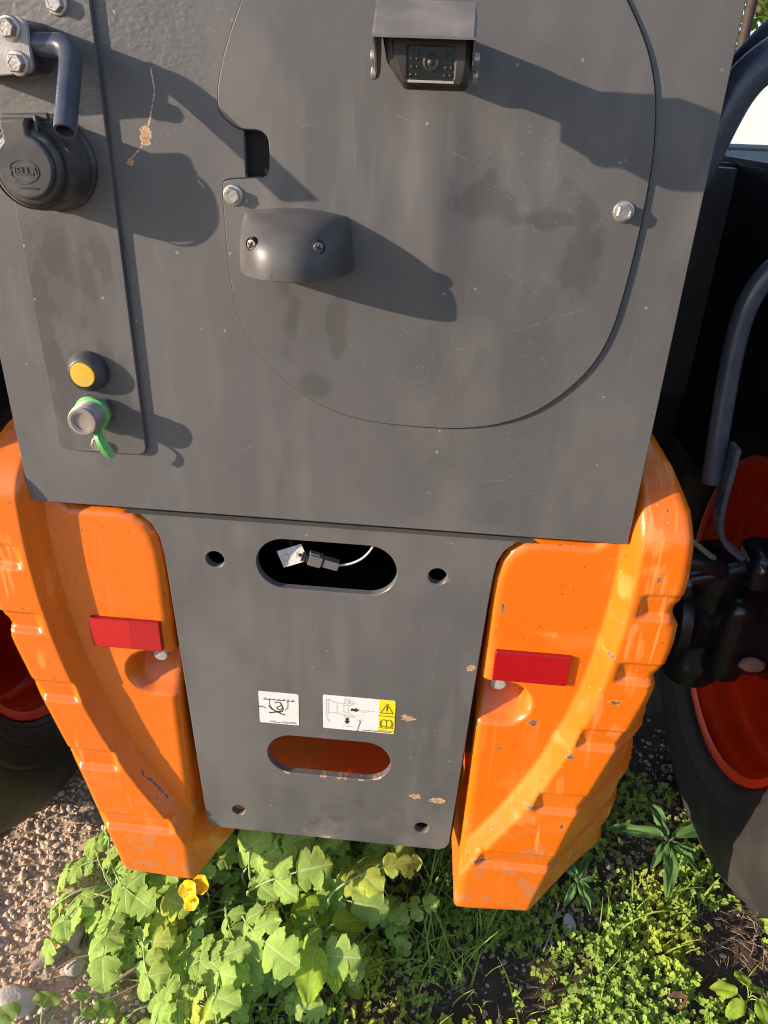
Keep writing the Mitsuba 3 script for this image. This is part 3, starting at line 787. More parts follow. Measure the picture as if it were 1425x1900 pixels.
part('warning_sticker', plate(rrect(-.0040, .5560, .1010, .6195, .0024), SY, .0006, .0001), 'white_label', False, label='white warning sticker with arrows and a yellow field')
part('warning_sticker__yellow_field', plate(rrect(.0775, .5580, .1010, .6192, .0016), SY - .0002, .0002, 0), 'yellow_label', False, label='yellow field with warning triangle and book symbols')
L, G = [], []
tri_ = Polygon([(.0803, .5952), (.0982, .5952), (.08925, .6125)]).exterior.buffer(.0006)
L += [tri_, LineString([(.08925, .6075), (.08925, .6010)]).buffer(.0010), Point(.08925, .5980).buffer(.0010), LineString([(.0778, .5895), (.1007, .5895)]).buffer(.0005)]
L += [LineString(smooth_poly([(.0892, .5805), (.0860, .5830), (.0815, .5810), (.0815, .5680), (.0860, .5700), (.0892, .5680), (.0925, .5700), (.0970, .5680), (.0970, .5810), (.0925, .5830), (.0892, .5805)], 1, False)).buffer(.0006), LineString([(.0892, .5805), (.0892, .5680)]).buffer(.0005),
      LineString([(.0800, .5795), (.0800, .5665), (.0985, .5665), (.0985, .5795)]).buffer(.0004), LineString([(.0778, .5612), (.1007, .5612)]).buffer(.0003)]


def arrow(x, z, dx, dz, l, w):
    px, pz = -dz, dx
    a, b, c = (x, z), (x + dx * l * .5, z + dz * l * .5), (x + dx * l, z + dz * l)
    return unary_union([LineString([a, b]).buffer(w * .5, cap_style=2), Polygon([(b[0] + px * w, b[1] + pz * w), c, (b[0] - px * w, b[1] - pz * w)])])


L += [arrow(.0368, .5962, 1, 0, .0125, .0042), arrow(.0315, .5795, 0, -1, .0120, .0044)]
for a in ([(.0015, .6115), (.0015, .5850)], [(.0045, .6118), (.0045, .5850)], [(.0000, .6118), (.0060, .6112)], [(.0060, .6100), (.0160, .6068), (.0300, .6062)], [(.0060, .5870), (.0160, .5875), (.0300, .5845)], [(.0165, .6068), (.0165, .5875)],
          [(.0280, .6155), (.0280, .6075)], [(.0345, .6150), (.0345, .6080)], [(.0280, .6155), (.0345, .6150)], [(.0265, .6035), (.0265, .5905), (.0335, .5900), (.0335, .6030), (.0265, .6035)], [(.0300, .6060), (.0410, .6090), (.0420, .6075), (.0340, .6035)],
          [(.0300, .5850), (.0420, .5815), (.0425, .5830), (.0340, .5885)], [(.0015, .5840), (.0020, .5760), (.0065, .5690)], [(.0280, .5845), (.0280, .5805), (.0340, .5800), (.0340, .5840)], [(.0310, .6115), (.0400, .6118)]):
    G.append(LineString(a).buffer(.00035))
for x0, x1, z in ((.0520, .0725, .5962), (.0520, .0630, .5932), (.0250, .0420, .5632), (.0445, .0475, .5770), (.0535, .0560, .5765)):
    x = x0
    i = 0
    while x < x1 - .001:
        w = .0011 + .0007 * ((i * 37) % 3)
        G.append(LineString([(x, z), (x + w * .6, z)]).buffer(.0006, cap_style=2))
        x += w + .0004
        i += 1
L += [LineString([(.0545 + .0031 * i, .5588), (.0562 + .0031 * i, .5588)]).buffer(.00055) for i in range(14)]
L += [LineString([(.0500, .5775), (.0508, .5720), (.0483, .5650), (.0472, .5570)]).buffer(.0005)]
part('warning_sticker__print', plate(unary_union(L), SY - .0005, .0002, 0), 'print_dark', False)
part('warning_sticker__line_drawing', plate(unary_union(G), SY - .0003, .0002, 0), 'print_grey', False)

# wire connector in the upper slot
def obox(c, u, v, w, su, sv, sw, r=0.0008):
    m = box(-su / 2, su / 2, -sv / 2, sv / 2, -sw / 2, sw / 2, r)
    M = np.eye(4)
    M[:3, 0], M[:3, 1], M[:3, 2], M[:3, 3] = u, v, w, c
    m.apply_transform(M)
    return m


def frame(u, hint=(0, -1, 0)):
    u = np.array(u, float) / np.linalg.norm(u)
    v = np.array(hint, float) - u * (np.array(hint) @ u)
    v /= np.linalg.norm(v)
    return u, v, np.cross(u, v)


u, v, w = frame((.036, .004, -.011))
c0 = np.array([-.006, .034, .8305])
part('wire_connector', cat_(obox(c0 - u * .011, u, v, w, .018, .014, .016), obox(c0 + u * .010, u, v, w, .022, .011, .0125), obox(c0 + u * .008 + w * .006, u, v, w, .017, .006, .003), obox(c0 - u * .014 - w * .008, u, v, w, .014, .008, .004)), 'grey_plastic', 30, label='grey two-part cable connector hanging in the slot')
part('wire_connector__ribbed_sleeve', cat_(*[obox(c0 - u * (.0215 + .0035 * i), u, v, w, .0024, .011, .013) for i in range(3)]), 'hole_black', 30)
tu, tv, tw = frame((.034, .0, .0145), (0, -1, .12))
tagc = np.array([-.047, .031, .8375])
m = obox(tagc, tu, tv, tw, .036, .0008, .025, 0)
part('wire_connector__paper_tag', m, 'tag_white', False, label='white printed paper flag on the cable')
marks = []
rng = np.random.default_rng(4)
for i in range(26):
    a, b = rng.uniform(-.016, -.004), rng.uniform(-.010, .010)
    marks.append(obox(tagc + tu * a + tv * .0007 + tw * b, tu, tv, tw, rng.uniform(.0008, .0022), .0003, .0009, 0))
for i in range(4):
    marks.append(obox(tagc + tu * (.006 + .001 * i) + tv * .0007 + tw * (.004 - .0024 * i), tu, tv, tw, .005, .0003, .0008, 0))
part('wire_connector__print', cat_(*marks), 'print_grey', False)
part('wire_connector__wire', tube(smooth_poly([c0 + u * .02, (.028, .036, .8275), (.045, .038, .836), (.056, .042, .848), (.066, .05, .868), (.072, .06, .89)], 2, False), .0016, 8), 'wire_white', 50)
part('wire_connector__cable', tube(smooth_poly([c0 - u * .03, (-.05, .04, .845), (-.06, .06, .87), (-.05, .09, .90)], 2, False), .003, 8), 'hole_black', 50)

# ------------------------------------------------------------------ wheels, axle, mudguards, rails
def wheel(x0, sgn):
    k = f'{MC}__wheel' if sgn > 0 else f'{MC}__wheel_001'
    c = np.array([x0, .435, .524])
    tyre = [(.312, .012), (.318, .002), (.322, -.004), (.326, -.003), (.330, -.007), (.345, -.014), (.352, -.0185), (.356, -.0160), (.385, -.024), (.396, -.0245), (.400, -.0215), (.404, -.0240), (.430, -.022), (.470, -.010), (.497, .000), (.508, .008), (.520, .020), (.525, .040), (.527, .17), (.525, .30), (.510, .335), (.42, .360), (.33, .345), (.312, .325)]
    rim = [(.296, .012), (.311, .004), (.313, .010), (.309, .016), (.300, .020), (.296, .036), (.290, .044), (.288, .085), (.276, .096), (.272, .105), (.262, .150), (.262, .225), (.235, .262), (.18, .268), (.12, .250), (0, .250)]
    for sub, prof, mat, sm in (('tyre', tyre, 'black_rubber', 40), ('rim', rim, 'orange_in_shade', 35)):
        pr = smooth_poly(np.array(prof), 1, False)
        m = lathe([(r, sgn * h) for r, h in pr], 'x', 120)
        m.apply_translation(c)
        put(f'{k}__{sub}', m, mat, sm)
    lugs = []
    for i in range(22):
        a = i * 2 * np.pi / 22
        for s in (0, 1):
            b = box(.045 + .15 * s, .175 + .15 * s, -.022, .022, .51, .548, .006)
            R = trimesh.transformations.rotation_matrix(a + s * np.pi / 22, [1, 0, 0])
            b.vertices[:, 0] *= sgn
            if sgn < 0:
                b.faces = b.faces[:, ::-1]
            b.apply_transform(R)
            lugs.append(b)
    m = cat_(*lugs)
    m.apply_translation(c)
    put(f'{k}__tread_lugs', m, 'black_rubber', 30, kind='stuff')
    hub = lathe([(.0, .0), (.105, .0), (.115, .02), (.115, .19), (.09, .215), (0, .22)], 'x', 40)
    hub.vertices[:, 0] *= sgn
    if sgn < 0:
        hub.faces = hub.faces[:, ::-1]
    hub.apply_translation(c + [sgn * .035, 0, 0])
    put(f'{k}__hub', hub, 'black_axle', 40)


wheel(.735, 1)
wheel(-.615, -1)
ax = lathe([(.075, -.60), (.08, -.3), (.13, -.15), (.13, .15), (.105, .28), (.102, .40), (.098, .50), (.088, .55), (.072, .565), (.070, .58), (.094, .60), (.094, .62), (.075, .635), (.062, .70), (.110, .72), (.110, .76), (0, .76)], 'x', 48)
ax.apply_translation([0, .435, .524])
part('axle', ax, 'black_axle', 40)
kn = cat_(lathe([(0, .385), (.05, .39), (.062, .41), (.066, .44), (.05, .46), (.05, .60), (.062, .62), (.060, .655), (.045, .67), (0, .675)], 'z', 28).apply_translation([.665, .425, 0]), box(.665, .735, .33, .52, .43, .62, .03, 16))
part('axle__steering_knuckle', kn, 'black_axle', 50)
clod = trimesh.creation.icosphere(subdivisions=4, radius=.017)
clod.vertices = clod.vertices * (1 + .6 * (meshkit.fbm(clod.vertices * 60, 3, 2) - .5))[:, None] * [1.3, .7, .9] + [.728, .318, .500]
part('axle__dried_mud', clod, 'dried_mud', 50)
part('steering_cylinder', cat_(tube([(.30, .30, .64), (.56, .27, .70)], .032, 20), tube([(.55, .271, .698), (.68, .29, .73)], .014, 14), box(.645, .715, .25, .33, .690, .765, .02, 16)), 'black_axle', 40)
part('steering_cylinder__grease_nipple', lathe([(.006, 0), (.006, .01), (.004, .014), (0, .015)], 'y', 12), 'plain_metal', 40, at(.655, .25, .745))
part('hydraulic_hose', tube(smooth_poly([(.42, .25, .74), (.50, .20, .78), (.58, .22, .76), (.62, .30, .70)], 3, False), .014, 12), 'black_frame', 50)
part('hydraulic_hose', tube(smooth_poly([(.30, .30, .85), (.44, .24, .86), (.53, .26, .82), (.56, .36, .74)], 3, False), .012, 12), 'black_frame', 50)
part('brake_line', tube(smooth_poly([(.465, .14, .865), (.505, .16, .835), (.545, .18, .80), (.56, .2, .785)], 2, False), .004, 8), 'thread_metal', 50)


def mudguard(sgn, x0, x1):
    """Folded sheet over the wheel: flat top, rear drop, an inner skirt with a round cut-out."""
    arc = [(.27 + .31 * math.cos(a), .636 + .31 * math.sin(a)) for a in np.linspace(.12 * math.pi, .88 * math.pi, 40)]
    sk = Polygon([(-.09, arc[-1][1])] + arc[::-1] + [(1.25, arc[0][1]), (1.25, 1.295), (-.09, 1.295)])
    q = plate(sk, 0, .004, .0005)
    v = q.vertices.copy()
    q.vertices = np.c_[x0 + v[:, 1], v[:, 0], v[:, 2]]
    top = box(min(x0, x1), max(x0, x1), -.10, 1.25, 1.296, 1.304)
    rear = box(min(x0, x1), max(x0, x1), -.104, -.098, .80, 1.295)
    return cat_(q, top)


part('mudguard', mudguard(1, .655, 1.12), 'black_frame', 30, label='black mudguard over the right wheel')
part('mudguard', mudguard(-1, -.66, -1.02), 'black_frame', 30, label='black mudguard over the left wheel')
part('side_skirt', cat_(box(.30, .66, .80, .83, .62, 1.295), box(.345, .60, .62, .66, .9, 1.295)), 'black_frame', False)
part('side_skirt', cat_(box(-.66, -.30, .80, .83, .62, 1.295), box(-.60, -.345, .62, .66, .9, 1.295)), 'black_frame', False)
gt = smooth_poly([(.80, .06, 1.30), (.80, .06, 1.42), (.74, .06, 1.485), (.62, .06, 1.482), (.50, .06, 1.462), (.45, .06, 1.437), (.421, .06, 1.418), (.401, .06, 1.397), (.388, .06, 1.362), (.376, .06, 1.315), (.35, .06, 1.27), (.34, .06, 1.25)], 3, False)
part('grab_rail', tube(gt, .0185, 24), 'tube_paint', 50, label='thick slate blue tube rail at the top right')
gt2 = smooth_poly([(.90, .16, 1.30), (.90, .16, 1.46), (.80, .16, 1.515), (.62, .16, 1.508), (.52, .15, 1.492), (.465, .14, 1.455), (.425, .13, 1.410), (.395, .13, 1.355), (.37, .13, 1.29)], 3, False)
part('rubber_bumper', tube(gt2, .0235, 20), 'black_frame', 50)
gb = smooth_poly([(.70, .10, 1.262), (.56, .10, 1.258), (.497, .10, 1.230), (.474, .10, 1.185), (.473, .10, 1.12), (.480, .10, 1.04), (.488, .10, .955)], 3, False)
part('step_rail', tube(gb, .0125, 20), 'tube_paint', 50, label='slate blue bent step rail beside the wheel')
fb = smooth_poly([(.500, .085, 1.012), (.500, .085, .96), (.501, .085, .915), (.512, .085, .880), (.545, .09, .856)], 3, False)
fbm_ = []
for a, b in zip(fb[:-1], fb[1:]):
    u, v, w = frame(b - a)
    fbm_.append(obox((a + b) / 2, u, v, w, np.linalg.norm(b - a) * 1.12, .026, .006, 0))
part('step_rail__flat_bracket', cat_(*fbm_), 'tube_paint', 30)

# ------------------------------------------------------------------ ground: soil sheet, gravel, stones
rng = np.random.default_rng(11)


def gh(x, y):
    """Height of the ground."""
    p = np.stack([x * 2.3, y * 2.3, 0 * x + 1.0], -1)
    q = np.stack([x * 14, y * 14, 0 * x + 4.0], -1)
    edge = np.clip(1 - np.hypot(x, y - .4) / 2.6, 0, 1)
    return (-.012 + .03 * (meshkit.fbm(p, 3, 2) - .5) + .012 * (meshkit.fbm(q, 3, 5) - .5)) * np.clip(edge * 3, 0, 1)


def soil_col(p, n, uv):
    a = fbm(p.x * 9, p.y * 9, 1.0, 4)
    b = fbm(p.x * 70, p.y * 70, 2.0, 3)
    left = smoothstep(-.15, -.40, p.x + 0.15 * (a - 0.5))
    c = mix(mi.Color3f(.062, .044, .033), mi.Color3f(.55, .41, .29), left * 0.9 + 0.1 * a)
    return c * (0.75 + 0.5 * b)


def soil_bump(p, n, uv):
    return 0.004 * fbm(p.x * 60, p.y * 60, 3.0, 4)


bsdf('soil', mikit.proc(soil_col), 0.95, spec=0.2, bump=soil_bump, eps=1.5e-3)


def far_col(p, n, uv):
    a = fbm(p.x * 0.8, p.y * 0.8, 1.0, 4)
    return mix(mi.Color3f(.14, .12, .095), mi.Color3f(.09, .12, .05), smoothstep(.45, .6, a)) * (0.7 + 0.6 * fbm(p.x * 20, p.y * 20, 2.0, 3))


bsdf('far_ground', mikit.proc(far_col), 0.95, spec=0.2)
gx = np.concatenate([np.linspace(-80, -1.6, 12)[:-1], np.linspace(-1.6, -.95, 40)[:-1], np.linspace(-.95, 1.25, 260)[:-1], np.linspace(1.25, 3, 30)[:-1], np.linspace(3, 80, 12)])
gy = np.concatenate([np.linspace(-40, -1.2, 10)[:-1], np.linspace(-1.2, -.32, 30)[:-1], np.linspace(-.32, 1.0, 160)[:-1], np.linspace(1.0, 2.4, 20)[:-1], np.linspace(2.4, 140, 16)])
X, Y = np.meshgrid(gx, gy)
ny, nx = X.shape
i, j = np.meshgrid(np.arange(ny - 1), np.arange(nx - 1), indexing='ij')
q = (i * nx + j).ravel()
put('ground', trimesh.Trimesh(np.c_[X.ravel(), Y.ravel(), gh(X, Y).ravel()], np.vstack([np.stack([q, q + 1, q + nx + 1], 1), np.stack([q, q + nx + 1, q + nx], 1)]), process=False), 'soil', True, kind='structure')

scene['stone_colour'] = {'type': 'twosided', 'bsdf': {'type': 'bumpmap', 'tex': mikit.proc(lambda p, n, uv: 0.0012 * fbm(p.x * 260, p.y * 260, p.z * 260, 3), 4e-4), 'scale': 1.0,
                         'bsdf': {'type': 'principled', 'base_color': {'type': 'mesh_attribute', 'name': 'vertex_color'}, 'roughness': 0.75, 'specular': 0.3}}}
ICO = [trimesh.creation.icosphere(subdivisions=k) for k in (1, 3)]
TONES = np.array([(.60, .47, .34), (.48, .375, .285), (.67, .54, .41), (.54, .385, .27), (.43, .355, .285), (.70, .59, .47), (.58, .43, .32)])


def pebble(r, level=1, seed=0, flat=.65):
    v = ICO[level].vertices.copy()
    g = np.random.default_rng(seed)
    v = v * (1 + .22 * (meshkit.noise(v * 1.3 + g.uniform(0, 50, 3)) - .5) * 2)[:, None] * g.uniform(.75, 1.25, 3)
    v[:, 2] *= flat
    a = g.uniform(0, 6.28)
    R = trimesh.transformations.euler_matrix(g.normal(0, .35), g.normal(0, .35), a)[:3, :3]
    return (v @ R.T) * r


def gravel(n, fx, seed):
    """fx(x, y) -> density 0..1; small stones pressed into the soil."""
    g = np.random.default_rng(seed)
    V, F, C = [], [], []
    base = [pebble(1.0, 0, seed * 1000 + k) for k in range(60)]
    cnt = 0
    nv, f = len(base[0]), ICO[0].faces
    while cnt < n:
        x, y = g.uniform(-.95, 1.2), g.uniform(-.3, .95)
        if g.random() > fx(x, y):
            continue
        r = .0016 + .0048 * g.random() ** 2.2 + (.006 * g.random() if g.random() < .06 else 0)
        b = base[g.integers(60)] * r
        a = g.uniform(0, 6.28)
        c, s_ = math.cos(a), math.sin(a)
        b = np.c_[b[:, 0] * c - b[:, 1] * s_, b[:, 0] * s_ + b[:, 1] * c, b[:, 2]]
        V.append(b + [x, y, float(gh(np.array(x), np.array(y))) + r * g.uniform(-.05, .45)])
        F.append(f + cnt * nv)
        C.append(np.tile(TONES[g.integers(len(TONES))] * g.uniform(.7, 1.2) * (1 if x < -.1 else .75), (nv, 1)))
        cnt += 1
    return trimesh.Trimesh(np.vstack(V), np.vstack(F), process=False), np.vstack(C)


def dens(x, y):
    left = 1 / (1 + math.exp((x + .22 + .25 * max(0, y - .15)) / .035))
    right = math.exp(-((x - (.55 + .30 * (y - .30) / .3)) / .13) ** 2) * (1 if y > .05 else .35)
    return min(1, .025 + .97 * left + .6 * right)


m, col = gravel(19000, dens, 3)
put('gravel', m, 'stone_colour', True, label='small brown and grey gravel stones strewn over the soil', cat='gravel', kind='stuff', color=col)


def stone(x, y, r, tone, seed, label, flat=.7, stretch=(1, 1), rot=0):
    v = pebble(1.0, 1, seed, flat) * r
    v = v * np.array([stretch[0], stretch[1], 1])
    c, s_ = math.cos(rot), math.sin(rot)
    v = np.c_[v[:, 0] * c - v[:, 1] * s_, v[:, 0] * s_ + v[:, 1] * c, v[:, 2]]
    t = np.array(tone) * (0.75 + .5 * meshkit.fbm(v / r * 2.2, 3, seed))[:, None]
    put('stone', trimesh.Trimesh(v + [x, y, float(gh(np.array(x), np.array(y))) + r * .35], ICO[1].faces, process=False), 'stone_colour', True, label=label, cat='stone', color=t)


stone(-.476, .002, .031, (.50, .36, .34), 5, 'largest stone on the gravel, rounded and pinkish, left of the leafy plant', .95, (1, 1.15))
stone(-.494, -.048, .017, (.34, .26, .22), 9, 'long narrow brown stone below the pinkish stone', .6, (1.9, .55), .7)
stone(-.443, -.055, .018, (.42, .37, .33), 13, 'smooth pale grey stone just right of the long brown stone', .8, (1.1, .95), .5)
stone(-.520, -.125, .030, (.52, .47, .42), 17, 'big whitish stone half hidden by round leaves at lower left', .6, (1.4, 1), .3)
stone(-.325, -.040, .026, (.22, .16, .11), 21, 'dark brown round stone lying under the dry stems', .8)
stone(.452, .125, .020, (.55, .53, .50), 25, 'pale white lump among the ground cover below the right fender', .8, (.8, 1.3), -.3)


# ------------------------------------------------------------------ plants
def leaf_mat(key, top, vein, trans=1.0, rough=0.5):
    def fn(p, n, uv):
        s = dr.abs(uv.x - 0.5) * 2
        mid = 1 - smoothstep(0.02, 0.07, s)
        w = dr.abs(dr.sin((uv.y * 5.2 - s * 0.9) * 3.14159))
        lat = (1 - smoothstep(0.03, 0.14, w)) * 0.5
        tone = 0.52 + 0.92 * fbm(p.x * 17, p.y * 17, p.z * 17, 2)
        mott = 0.88 + 0.24 * noise(p.x * 260, p.y * 260, p.z * 260)
        yel = smoothstep(.62, .85, noise(p.x * 11 + 3, p.y * 11, p.z * 11))
        c = mix(mi.Color3f(*top), mi.Color3f(top[0] * 1.5, top[1] * 1.08, top[2] * .7), yel * 0.7) * (tone * mott)
        return mix(c, mi.Color3f(*vein), dr.clip(mid * 0.85 + lat * 0.5, 0, 1))
    scene[key] = {'type': 'principledthin', 'base_color': mikit.proc(fn), 'roughness': rough, 'spec_trans': 0.0, 'diff_trans': trans, 'eta': 1.4}


leaf_mat('lobed_leaf', (.36, .53, .125), (.54, .66, .32), .75)
leaf_mat('toothed_leaf', (.36, .52, .06), (.52, .62, .18), .9)
leaf_mat('smooth_leaf', (.30, .46, .13), (.48, .60, .30), .75)
leaf_mat('strap_leaf', (.17, .34, .11), (.30, .46, .20), .8)
leaf_mat('cover_leaf', (.35, .50, .10), (.46, .58, .14), .8)
leaf_mat('grass_blade', (.34, .48, .10), (.46, .57, .18), .8)
bsdf('petal', (.82, .52, .004), 0.5)
bsdf('stem_green', (.20, .28, .09), 0.6)
bsdf('dry_stem', plastic_dust((.26, .20, .14), (.16, .12, .085), 0.6, 90), 0.8)
bsdf('dead_leaf', plastic_dust((.17, .075, .035), (.10, .05, .03), 0.6, 60), 0.7)


def leaflet(l, w, lobes=3, fine=.07, fold=.25, curl=.25, nt=26, ns=8, env=.75, tooth=0, seed=0, lobe_depth=.26):
    """A blade along +y from the origin, in the xy plane, facing +z. Returns vertices, faces, uv."""
    g = np.random.default_rng(seed)
    t = np.linspace(0, 1, nt + 1)
    h = w * np.sin(np.pi * np.clip(t, 0, 1) ** env) ** .62
    ph = g.uniform(-.08, .08, 2)
    V, UV = [], []
    s = np.linspace(-1, 1, 2 * ns + 1)
    sides = []
    for k in (0, 1):
        m = np.ones_like(t)
        if lobes:
            m = (1 - lobe_depth) + lobe_depth * np.abs(np.sin(np.pi * (lobes * (t + ph[k]) + .15))) ** .55
        if fine:
            m = m * (1 - fine + fine * np.abs(np.sin(np.pi * (lobes * 3.2 * t + ph[k] * 9))) ** .7)
        if tooth:
            m = m * (1 - .13 * ((t * tooth + ph[k]) % 1.0))
        sides.append(h * m)
    for a in range(nt + 1):
        for b in s:
            ww = sides[0][a] if b < 0 else sides[1][a]
            x = b * ww
            y = l * (t[a] + .10 * abs(b) * math.sin(math.pi * t[a]) * (1 if lobes else .4))
            z = fold * abs(x) - curl * l * t[a] ** 2 + .045 * l * math.sin(9 * t[a] + 3 * b + seed) * abs(b) - .35 * x * x / max(w, 1e-6)
            V.append((x, y, z))
            UV.append((b * .5 + .5, t[a]))
    k = 2 * ns + 1
    i, j = np.meshgrid(np.arange(nt), np.arange(k - 1), indexing='ij')
    q = (i * k + j).ravel()
    return np.array(V), np.vstack([np.stack([q, q + 1, q + k + 1], 1), np.stack([q, q + k + 1, q + k], 1)]), np.array(UV)


def place(v, pos, yaw, pitch, roll=0):
    R = trimesh.transformations.euler_matrix(pitch, roll, yaw, 'sxyz')[:3, :3]
    return v @ R.T + pos


class Mesh:
    def __init__(self):
        self.v, self.f, self.u, self.n = [], [], [], 0

    def add(self, v, f, u):
        self.v.append(v)
        self.f.append(f + self.n)
        self.u.append(u)
        self.n += len(v)

    def tube(self, pts, r, sides=5):
        m = tube(pts, r, sides, caps=False)
        self.add(np.array(m.vertices), np.array(m.faces), np.tile([.5, .1], (len(m.vertices), 1)))

    def ply(self, mat):
        return mikit.ply(trimesh.Trimesh(np.vstack(self.v), np.vstack(self.f), process=False), mat, smooth=True, uv=np.vstack(self.u))


def lobed_leaf(seed):
    """Petiole rising from the root at the origin, then a pinnate blade of rounded lobes; reaches out along +y."""
    g = np.random.default_rng(seed)
    m = Mesh()
    H, R = g.uniform(.8, 1.2), g.uniform(.75, 1.1)
    pet = smooth_poly([(0, 0, 0), (0, R * .25, H * .55), (0, R * .6, H * .95), (0, R, H)], 2, False)
    L = g.uniform(.85, 1.15)
    rach = np.array([(0, R + L * t, H + .10 * L * t - .45 * L * t * t) for t in np.linspace(0, .62, 6)])
    m.tube(np.vstack([pet, rach[1:]]) * .1, np.linspace(.0024, .0011, len(pet) + 5))
    pos = [.02, .30, .60]
    for k, t in enumerate(pos):
        c = np.array([0, R + L * t, H + .10 * L * t - .45 * L * t * t]) * .1
        if k == 2:
            v, f, u = leaflet(.050 * g.uniform(.85, 1.2), .029 * g.uniform(.85, 1.15), 2.6, .13, .2, .22, 34, 7, .62, seed=seed * 7 + k, lobe_depth=.50)
            m.add(place(v, c, 0, -.25 - .2 * g.random()), f, u)
        else:
            for s in (-1, 1):
                v, f, u = leaflet((.030 + .009 * k) * g.uniform(.9, 1.15), .0165 + .004 * k, 2, .14, .2, .25, 28, 6, .70, seed=seed * 7 + k * 2 + s, lobe_depth=.42)
                m.add(place(v, c, -s * g.uniform(.85, 1.2), -.12 + g.normal(0, .12), g.normal(0, .2)), f, u)
    return m.ply('lobed_leaf')


def simple_leaf(seed, mat, L, W, H=.5, R=.4, lobes=0, fine=0, tooth=0, fold=.25, curl=.3, env=.8, pitch=-.15):
    g = np.random.default_rng(seed)
    m = Mesh()
    pet = smooth_poly([(0, 0, 0), (0, R * .3 * L, H * .7 * L), (0, R * L, H * L)], 2, False)
    m.tube(pet, np.full(len(pet), .035 * W + .0006))
    v, f, u = leaflet(L, W, lobes, fine, fold, curl, 30, 6, env, tooth, seed)
    m.add(place(v, pet[-1], g.normal(0, .1), pitch + g.normal(0, .1), g.normal(0, .15)), f, u)
    return m.ply(mat)


def instance(x, y, z, yaw, s=1.0, tilt=0, tdir=0):
    return T().translate([x, y, z]).rotate([math.cos(tdir), math.sin(tdir), 0], tilt).rotate([0, 0, 1], yaw).scale(s)


SUNWARD = math.atan2(SUN[0], -SUN[1])          # axis about which a leaf turns its face to the sun
LOBED = [lobed_leaf(100 + k) for k in range(12)]


def lobed_plant(key, x, y, n, smin, smax, seed, label, spread=.05):
    g = np.random.default_rng(seed)
    name(key, label, 'plant')
    for i in range(n):
        yaw = i * 137.5 + g.uniform(-25, 25)
        s = smin + (smax - smin) * g.random()
        dx, dy = g.normal(0, spread, 2)
        z = float(gh(np.array(x + dx), np.array(y + dy)))
        put(key + '__leaf', LOBED[g.integers(len(LOBED))], None, to=instance(x + dx, y + dy, z - .003, yaw, s, g.uniform(18, 62), SUNWARD + g.normal(0, .3)))


lobed_plant('lobed_plant', -.352, .118, 46, .65, 1.10, 1, 'sunlit lobed-leaf plant left of the left fender tip, next to the pinkish stone', .035)
lobed_plant('lobed_plant_001', -.265, .045, 38, .65, 1.1, 2, 'lobed-leaf plant with yellow flowers right under the left fender tip', .04)
lobed_plant('lobed_plant_002', -.190, -.085, 38, .55, .9, 3, 'pale green lobed-leaf plant at the front, above the dry stems', .04)
lobed_plant('lobed_plant_003', -.100, .110, 40, .8, 1.3, 4, 'lobed-leaf plant half in shade below the left half of the tow plate', .05)
lobed_plant('lobed_plant_004', .060, .120, 36, .65, 1.05, 5, 'dark shaded lobed-leaf plant below the right half of the tow plate', .05)
lobed_plant('lobed_plant_005', -.055, .010, 26, .5, .85, 6, 'small lobed-leaf plant behind the bright toothed plant in the middle', .04)

# yellow flowers of the second plant
PET = None
v, f, u = leaflet(.0165, .0115, 0, .12, .1, -.25, 12, 4, .72)
for k, (x, y, z, sc) in enumerate(((-.2335, -.006, .172, 1.15), (-.2150, .004, .176, 1.1), (-.226, -.018, .160, 1.0))):
    fk = put('lobed_plant_001__flower', tube(smooth_poly([(-.25, .05, .0), (x + .006, y + .02, z * .6), (x, y + .004, z - .004)], 2, False), .0011, 6), 'stem_green', 50)
    for p_ in range(4):
        pm = trimesh.Trimesh(place(v * sc, np.array([0, 0, 0]), p_ * math.pi / 2 + .4 * k, .25), f, process=False)
        pm.apply_transform(trimesh.transformations.euler_matrix(.75, -.35, 0))
        pm.apply_translation([x, y, z])
        put(fk + '__petal', pm, 'petal', True)
    put(fk + '__stamens', cat_(*[tube([(x, y, z), (x + .005 * math.cos(a) - .001, y - .004 + .003 * math.sin(a), z + .006 + .002 * math.sin(a))], .0005, 4) for a in np.arange(9) * .7]), 'petal', 50)

# toothed plant in the middle
TOOTH = [simple_leaf(300 + k, 'toothed_leaf', .062, .022, .5, .35, 0, 0, 9, .3, .3, .72) for k in range(5)]
name('toothed_plant', 'bright yellow-green plant with toothed pointed leaves in the middle of the foreground', 'plant')
for i, (dx, dy, yaw, s, t) in enumerate(((0, 0, 180, 1.15, 6), (.004, 0, 215, .95, 3), (-.004, .004, 140, .95, 5), (0, .006, 40, 1.0, 2), (.002, .004, -55, 1.05, 2), (0, 0, 95, .8, 8), (0, 0, -100, .8, 8), (.0, .0, 5, .7, 0), (.003, 0, 170, .6, -15))):
    put('toothed_plant__leaf', TOOTH[i % 5], None, to=instance(-.006 + dx, -.035 + dy, .115 - .014 * (i % 3), yaw, s * 1.1, t, i))
put('toothed_plant__stem', tube([(-.008, -.02, -.01), (-.006, -.033, .118)], .0018, 6), 'stem_green', 50)

